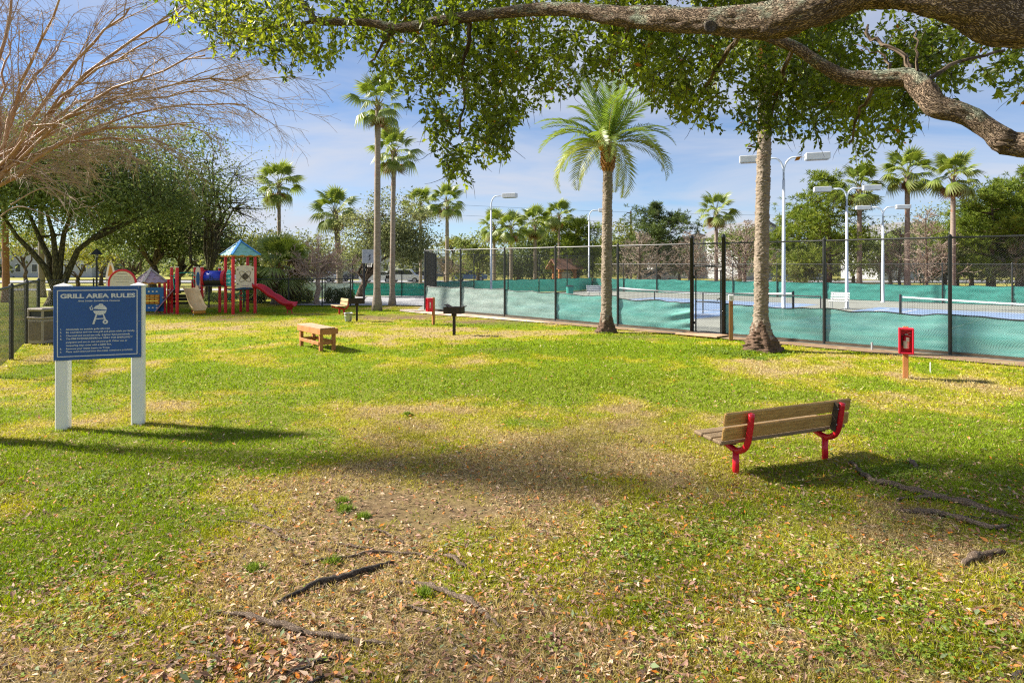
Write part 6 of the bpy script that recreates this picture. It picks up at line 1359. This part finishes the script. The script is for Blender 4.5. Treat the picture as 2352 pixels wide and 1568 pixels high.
# tunnel
for x0, x1, r_, nm, m in ((1210, 1425, .36, 'tunnel', 'blue'),):
    mb = MB(); mb.tube([(PX(x0), .1, PZ(588)), (PX(x1), .1, PZ(588))], r_, 28); tn = mb.build(nm, M_[m], pg, (0, 0, 0), True)
    for p_ in tn.data.polygons:
        if len(p_.vertices) > 4: p_.use_smooth = False
for x0, x1 in ((1195, 1222), (1412, 1446)): mb = MB(); mb.tube([(PX(x0), .1, PZ(588)), (PX(x1), .1, PZ(588))], .4, 28); mb.build('tunnel_flange', M_['redp'], tn)
mb = MB(); mb.tube([(PX(1222), .1, PZ(588) - .02), (PX(1412), .1, PZ(588) - .02)], .358, 24); mb.bar((PX(1195), .1, PZ(670)), (PX(1440), .1, PZ(670)), .5, .05); mb.build('tunnel_tray', M_['blk'], tn)
for x, z in ((1278, 600), (1300, 585), (1300, 565), (1325, 578), (1335, 600)): mb = MB(); mb.lathe([(.035, 0), (.035, .03), (.004, .032)], 10, (PX(x), .1 - .35 + abs(PZ(z) - PZ(588)) * .12, PZ(z)), M=Matrix.Rotation(math.pi / 2, 3, 'X')); mb.build('vent_hole', M_['signedge'], tn)
# left platform
for zx, y, zt in ((1183, 0, 468), (1103, .72, 470), (907, -.7, 470), (846, 0, 470), (1380, .5, 478)): post(zx, y, PZ(zt), .12, True)
for zx, y, zt in ((810, .1, 605), (1080, .9, 605), (768, -.2, 640), (710, .7, 640), (520, .6, 640), (540, -.2, 640)): post(zx, y, PZ(zt), .11)
mb = MB(); mb.cbox((PY(1015, 0), 0, PZ(730)), (1.0, 1.0, .07), .01, R45); mb.build('platform', M_['blk'], pg)
for k in range(3): mb = MB(); mb.cbox((PY(950, .5), .5, PZ(790 + k * 40)), (.65, .3, .12), .01); mb.build('step', M_['blk'], pg)
mb = MB(); n_ = 24; out = []
mb.prism([(PX(1108) + .0, PZ(705)), (PX(1160), PZ(712)), (PX(1166), PZ(640)), (PX(1166), PZ(500)), (PX(1150), PZ(468)), (PX(1135), PZ(458)), (PX(1120), PZ(468)), (PX(1108), PZ(500))], .02, .05); ov = mb.build('oval_panel', M_['cream'], pg)
mb = MB(); mb.prism([(PX(1137) + .085 * math.cos(a), PZ(595) + .34 * math.sin(a)) for a in np.linspace(0, 6.283, 20, endpoint=False)], .005, .018); mb.build('oval_window', M_['bluep'], ov)
mb = MB(); mb.prism([(PX(836), PZ(715)), (PX(866), PZ(715)), (PX(866), PZ(540)), (PX(848), PZ(530)), (PX(836), PZ(545))], .38, .41); mb.build('side_panel', M_['bluep'], pg)
for pts in ([(1065, .5, 700), (1060, .2, 620), (1100, -.2, 545), (1160, -.45, 560)], [(940, -.5, 700), (940, -.5, 545), (1040, .3, 528), (1105, .5, 540)], [(1030, .5, 600), (1100, .45, 600)], [(868, .4, 640), (890, .1, 590), (905, -.5, 560)]):
    mb = MB(); mb.tube([Vector(x) for x in smooth_path([(PX(a_), b_, PZ(c_)) for a_, b_, c_ in pts], 5)], .02, 6); mb.build('handrail', M_['scrdk'], pg)
# tan slide, towards us
mb = MB(); pth = smooth_path([(PY(1040, -.3), -.3, PZ(700)), (PY(1055, -.42), -.42, PZ(730)), (PY(1090, -.72), -.72, PZ(825)), (PY(1125, -.98), -.98, PZ(900)), (PY(1148, -1.12), -1.12, PZ(925)), (PY(1160, -1.2), -1.2, PZ(928))], 5)
prof = [(-.31, .19), (-.35, .2), (-.3, .1), (-.27, .0), (0, -.02), (.27, .0), (.3, .1), (.35, .2), (.31, .19), (.26, .05), (0, .03), (-.26, .05)]
def sweep(path, prof, name, mat, width_dir=None):
    mb = MB(); n_ = len(prof); vs = []
    for i, p_ in enumerate(path):
        t = Vector(path[min(i + 1, len(path) - 1)]) - Vector(path[max(i - 1, 0)]); t.normalize(); sd = Vector((-t.y, t.x, 0)); sd = (-sd).normalized(); up = sd.cross(t).normalized()
        if up.z < 0: up = -up
        vs += [Vector(p_) + sd * a_ + up * b_ for a_, b_ in prof]
    mb.add(vs, [(i * n_ + k, i * n_ + (k + 1) % n_, (i + 1) * n_ + (k + 1) % n_, (i + 1) * n_ + k) for i in range(len(path) - 1) for k in range(n_)] + [tuple(range(n_))[::-1], tuple(range((len(path) - 1) * n_, len(path) * n_))]); return mb.build(name, mat, pg, (0, 0, 0), True)
sl = sweep([Vector(x) for x in pth], prof, 'slide', M_['tan']); e = pth[-1]
mb = MB(); mb.cbox((e[0] - .06, e[1] + .06, e[2] - .08), (.54, .2, .13), .03, R45); mb.build('slide_foot', M_['orange'], sl)
for s_ in (-.22, .22): mb = MB(); mb.tube([(e[0] + s_ * .7 - .06, e[1] + .06 + s_ * .7, e[2] - .1), (e[0] + s_ * .9 - .06, e[1] + .05 + s_ * .9, -.05)], .02, 6); mb.build('slide_leg', M_['galv'], sl)
# red wavy slide
pth = smooth_path([(PX(1785), -.2, PZ(690)), (PX(1830), -.2, PZ(695)), (PX(1900), -.22, PZ(735)), (PX(1960), -.24, PZ(785)), (PX(2030), -.26, PZ(815)), (PX(2090), -.28, PZ(860)), (PX(2150), -.3, PZ(885)), (PX(2240), -.32, PZ(888))], 5)
rs = sweep([Vector(x) for x in pth], [(-.3, .17), (-.335, .18), (-.33, .1), (-.25, 0), (0, -.06), (.25, 0), (.33, .1), (.335, .18), (.3, .17), (.24, .04), (0, 0), (-.24, .04)], 'wavy_slide', M_['redp']); e = pth[-4]
mb = MB(); mb.lathe([(.1, -.2), (.16, -.12), (.2, 0), (.2, .05)], 14, (PX(2180), -.31, PZ(888))); mb.build('slide_foot', M_['redp'], rs)
for s_ in (-.06, .1): mb = MB(); mb.tube([(PX(2175) + s_, -.31, PZ(930)), (PX(2175) + s_ * 1.6, -.31, -.05)], .022, 6); mb.build('slide_leg', M_['redp'], rs)
# ring climber under the tower
for k, (x, z) in enumerate(((1405, 760), (1405, 800), (1470, 845), (1500, 750), (1560, 770), (1560, 810), (1430, 830))):
    mb = MB(); mb.tube([(PX(x) + .13 * math.cos(a), .75, PZ(z) + .13 * math.sin(a)) for a in np.linspace(0, 6.283, 17)], .014, 5); mb.build('climbing_ring', M_['scrdk'], pg)
mb = MB(); mb.tube([(PX(1720), .75, 0), (PX(1720), .75, 1.3)], .03, 8); mb.build('climbing_pole', M_['scrdk'], pg)
# climbing wall
a_, b_ = Vector((PX(868), .0, PZ(712))), Vector((PX(708), -.35, PZ(955))); mb = MB(); mb.bar(a_, b_, .75, .05, ch=.01); cw = mb.build('climbing_wall', M_['purple'], pg)
for k in range(9): t = (k + .5) / 9; c = a_.lerp(b_, t) + Vector((-.02, -.25 + .25 * (k % 3), .04)); mb = MB(); mb.cbox(c, (.09, .12, .06), .02); mb.build('hand_hold', M_['beigeroof'], cw)
# playhouse
hip_roof(PY(612, .2), .2, .78, PZ(635), PZ(490), M_['mauve'], M_['beigeroof'], 4, 0.12, 'playhouse_roof')
Yp = -.34; x0, x1, z0, z1 = PY(522, -.34), PY(756, -.34), PZ(950), PZ(688); wx0, wx1, wz0, wz1 = PY(552, -.34), PY(716, -.34), PZ(872), PZ(765)
for (a0, a1, c0, c1) in ((x0, wx0, z0, z1), (wx1, x1, z0, z1), (wx0, wx1, z0, wz0), (wx0, wx1, wz1, z1)): mb = MB(); mb.box(((a0 + a1) / 2, Yp, (c0 + c1) / 2), (a1 - a0, .03, c1 - c0)); hp = mb.build('wall_panel', M_['bluep'], pg)
for r_ in range(3):
    for c_ in range(3): mb = MB(); mb.cbox((wx0 + (wx1 - wx0) * (c_ + .5) / 3, Yp + .02, wz0 + (wz1 - wz0) * (r_ + .5) / 3), (.2, .14, .13), .02); mb.build('game_block', M_['orange'], pg)
for k in range(4):
    for z in (732, 910): mb = MB(); mb.prism([(PY(548 + k * 44, -.36) + .05 * math.cos(a), PZ(z) + .035 * math.sin(a)) for a in np.linspace(0, 6.283, 10, endpoint=False)], Yp - .022, Yp - .0165); mb.build('cutout', M_['cream'], hp)
# arch panel
cx_, r_ = PX(298), .155 / SPX; pts = [(PY(148, -.35), PZ(960))] + [(PY(298, -.35) + .645 * math.cos(a), PZ(640) + .62 * math.sin(a)) for a in np.linspace(math.pi, 0, 22)] + [(PY(448, -.35), PZ(960))]
mb = MB(); mb.prism(pts, -.36, -.33); ap = mb.build('arch_panel', M_['cream'], pg)
mb = MB(); mb.tube([(x, -.35, z) for x, z in pts], .05, 8); mb.build('arch_tube', M_['red'], ap)
for s_, z, w in (('PLAYGROUND RULES', 555, .55),): pass
for z, w in ((540, .45), (575, .82), (598, .86), (630, .62)): mb = MB(); mb.box((PY(298, -.35), -.3625, PZ(z)), (w, .004, .018)); mb.build('print_line', M_['bin2'], ap)
# flag-like yellow sign of the other play area
p = gr(254, 664); root = thing('board_sign', 'narrow pointed yellow and white board standing far behind the arch panel', 'sign', p)
mb = MB(); mb.prism([(-.4, .1), (.35, .1), (.42, 1.5), (.2, 2.3), (0, 2.7), (-.25, 2.2), (-.45, 1.2)], -.03, .03); mb.build('board', M_['cream'], root); mb = MB(); mb.prism([(-.25, 1.2), (.28, 1.3), (.1, 2.1), (-.05, 2.3)], -.045, -.032); mb.build('emblem', M_['orange'], root)
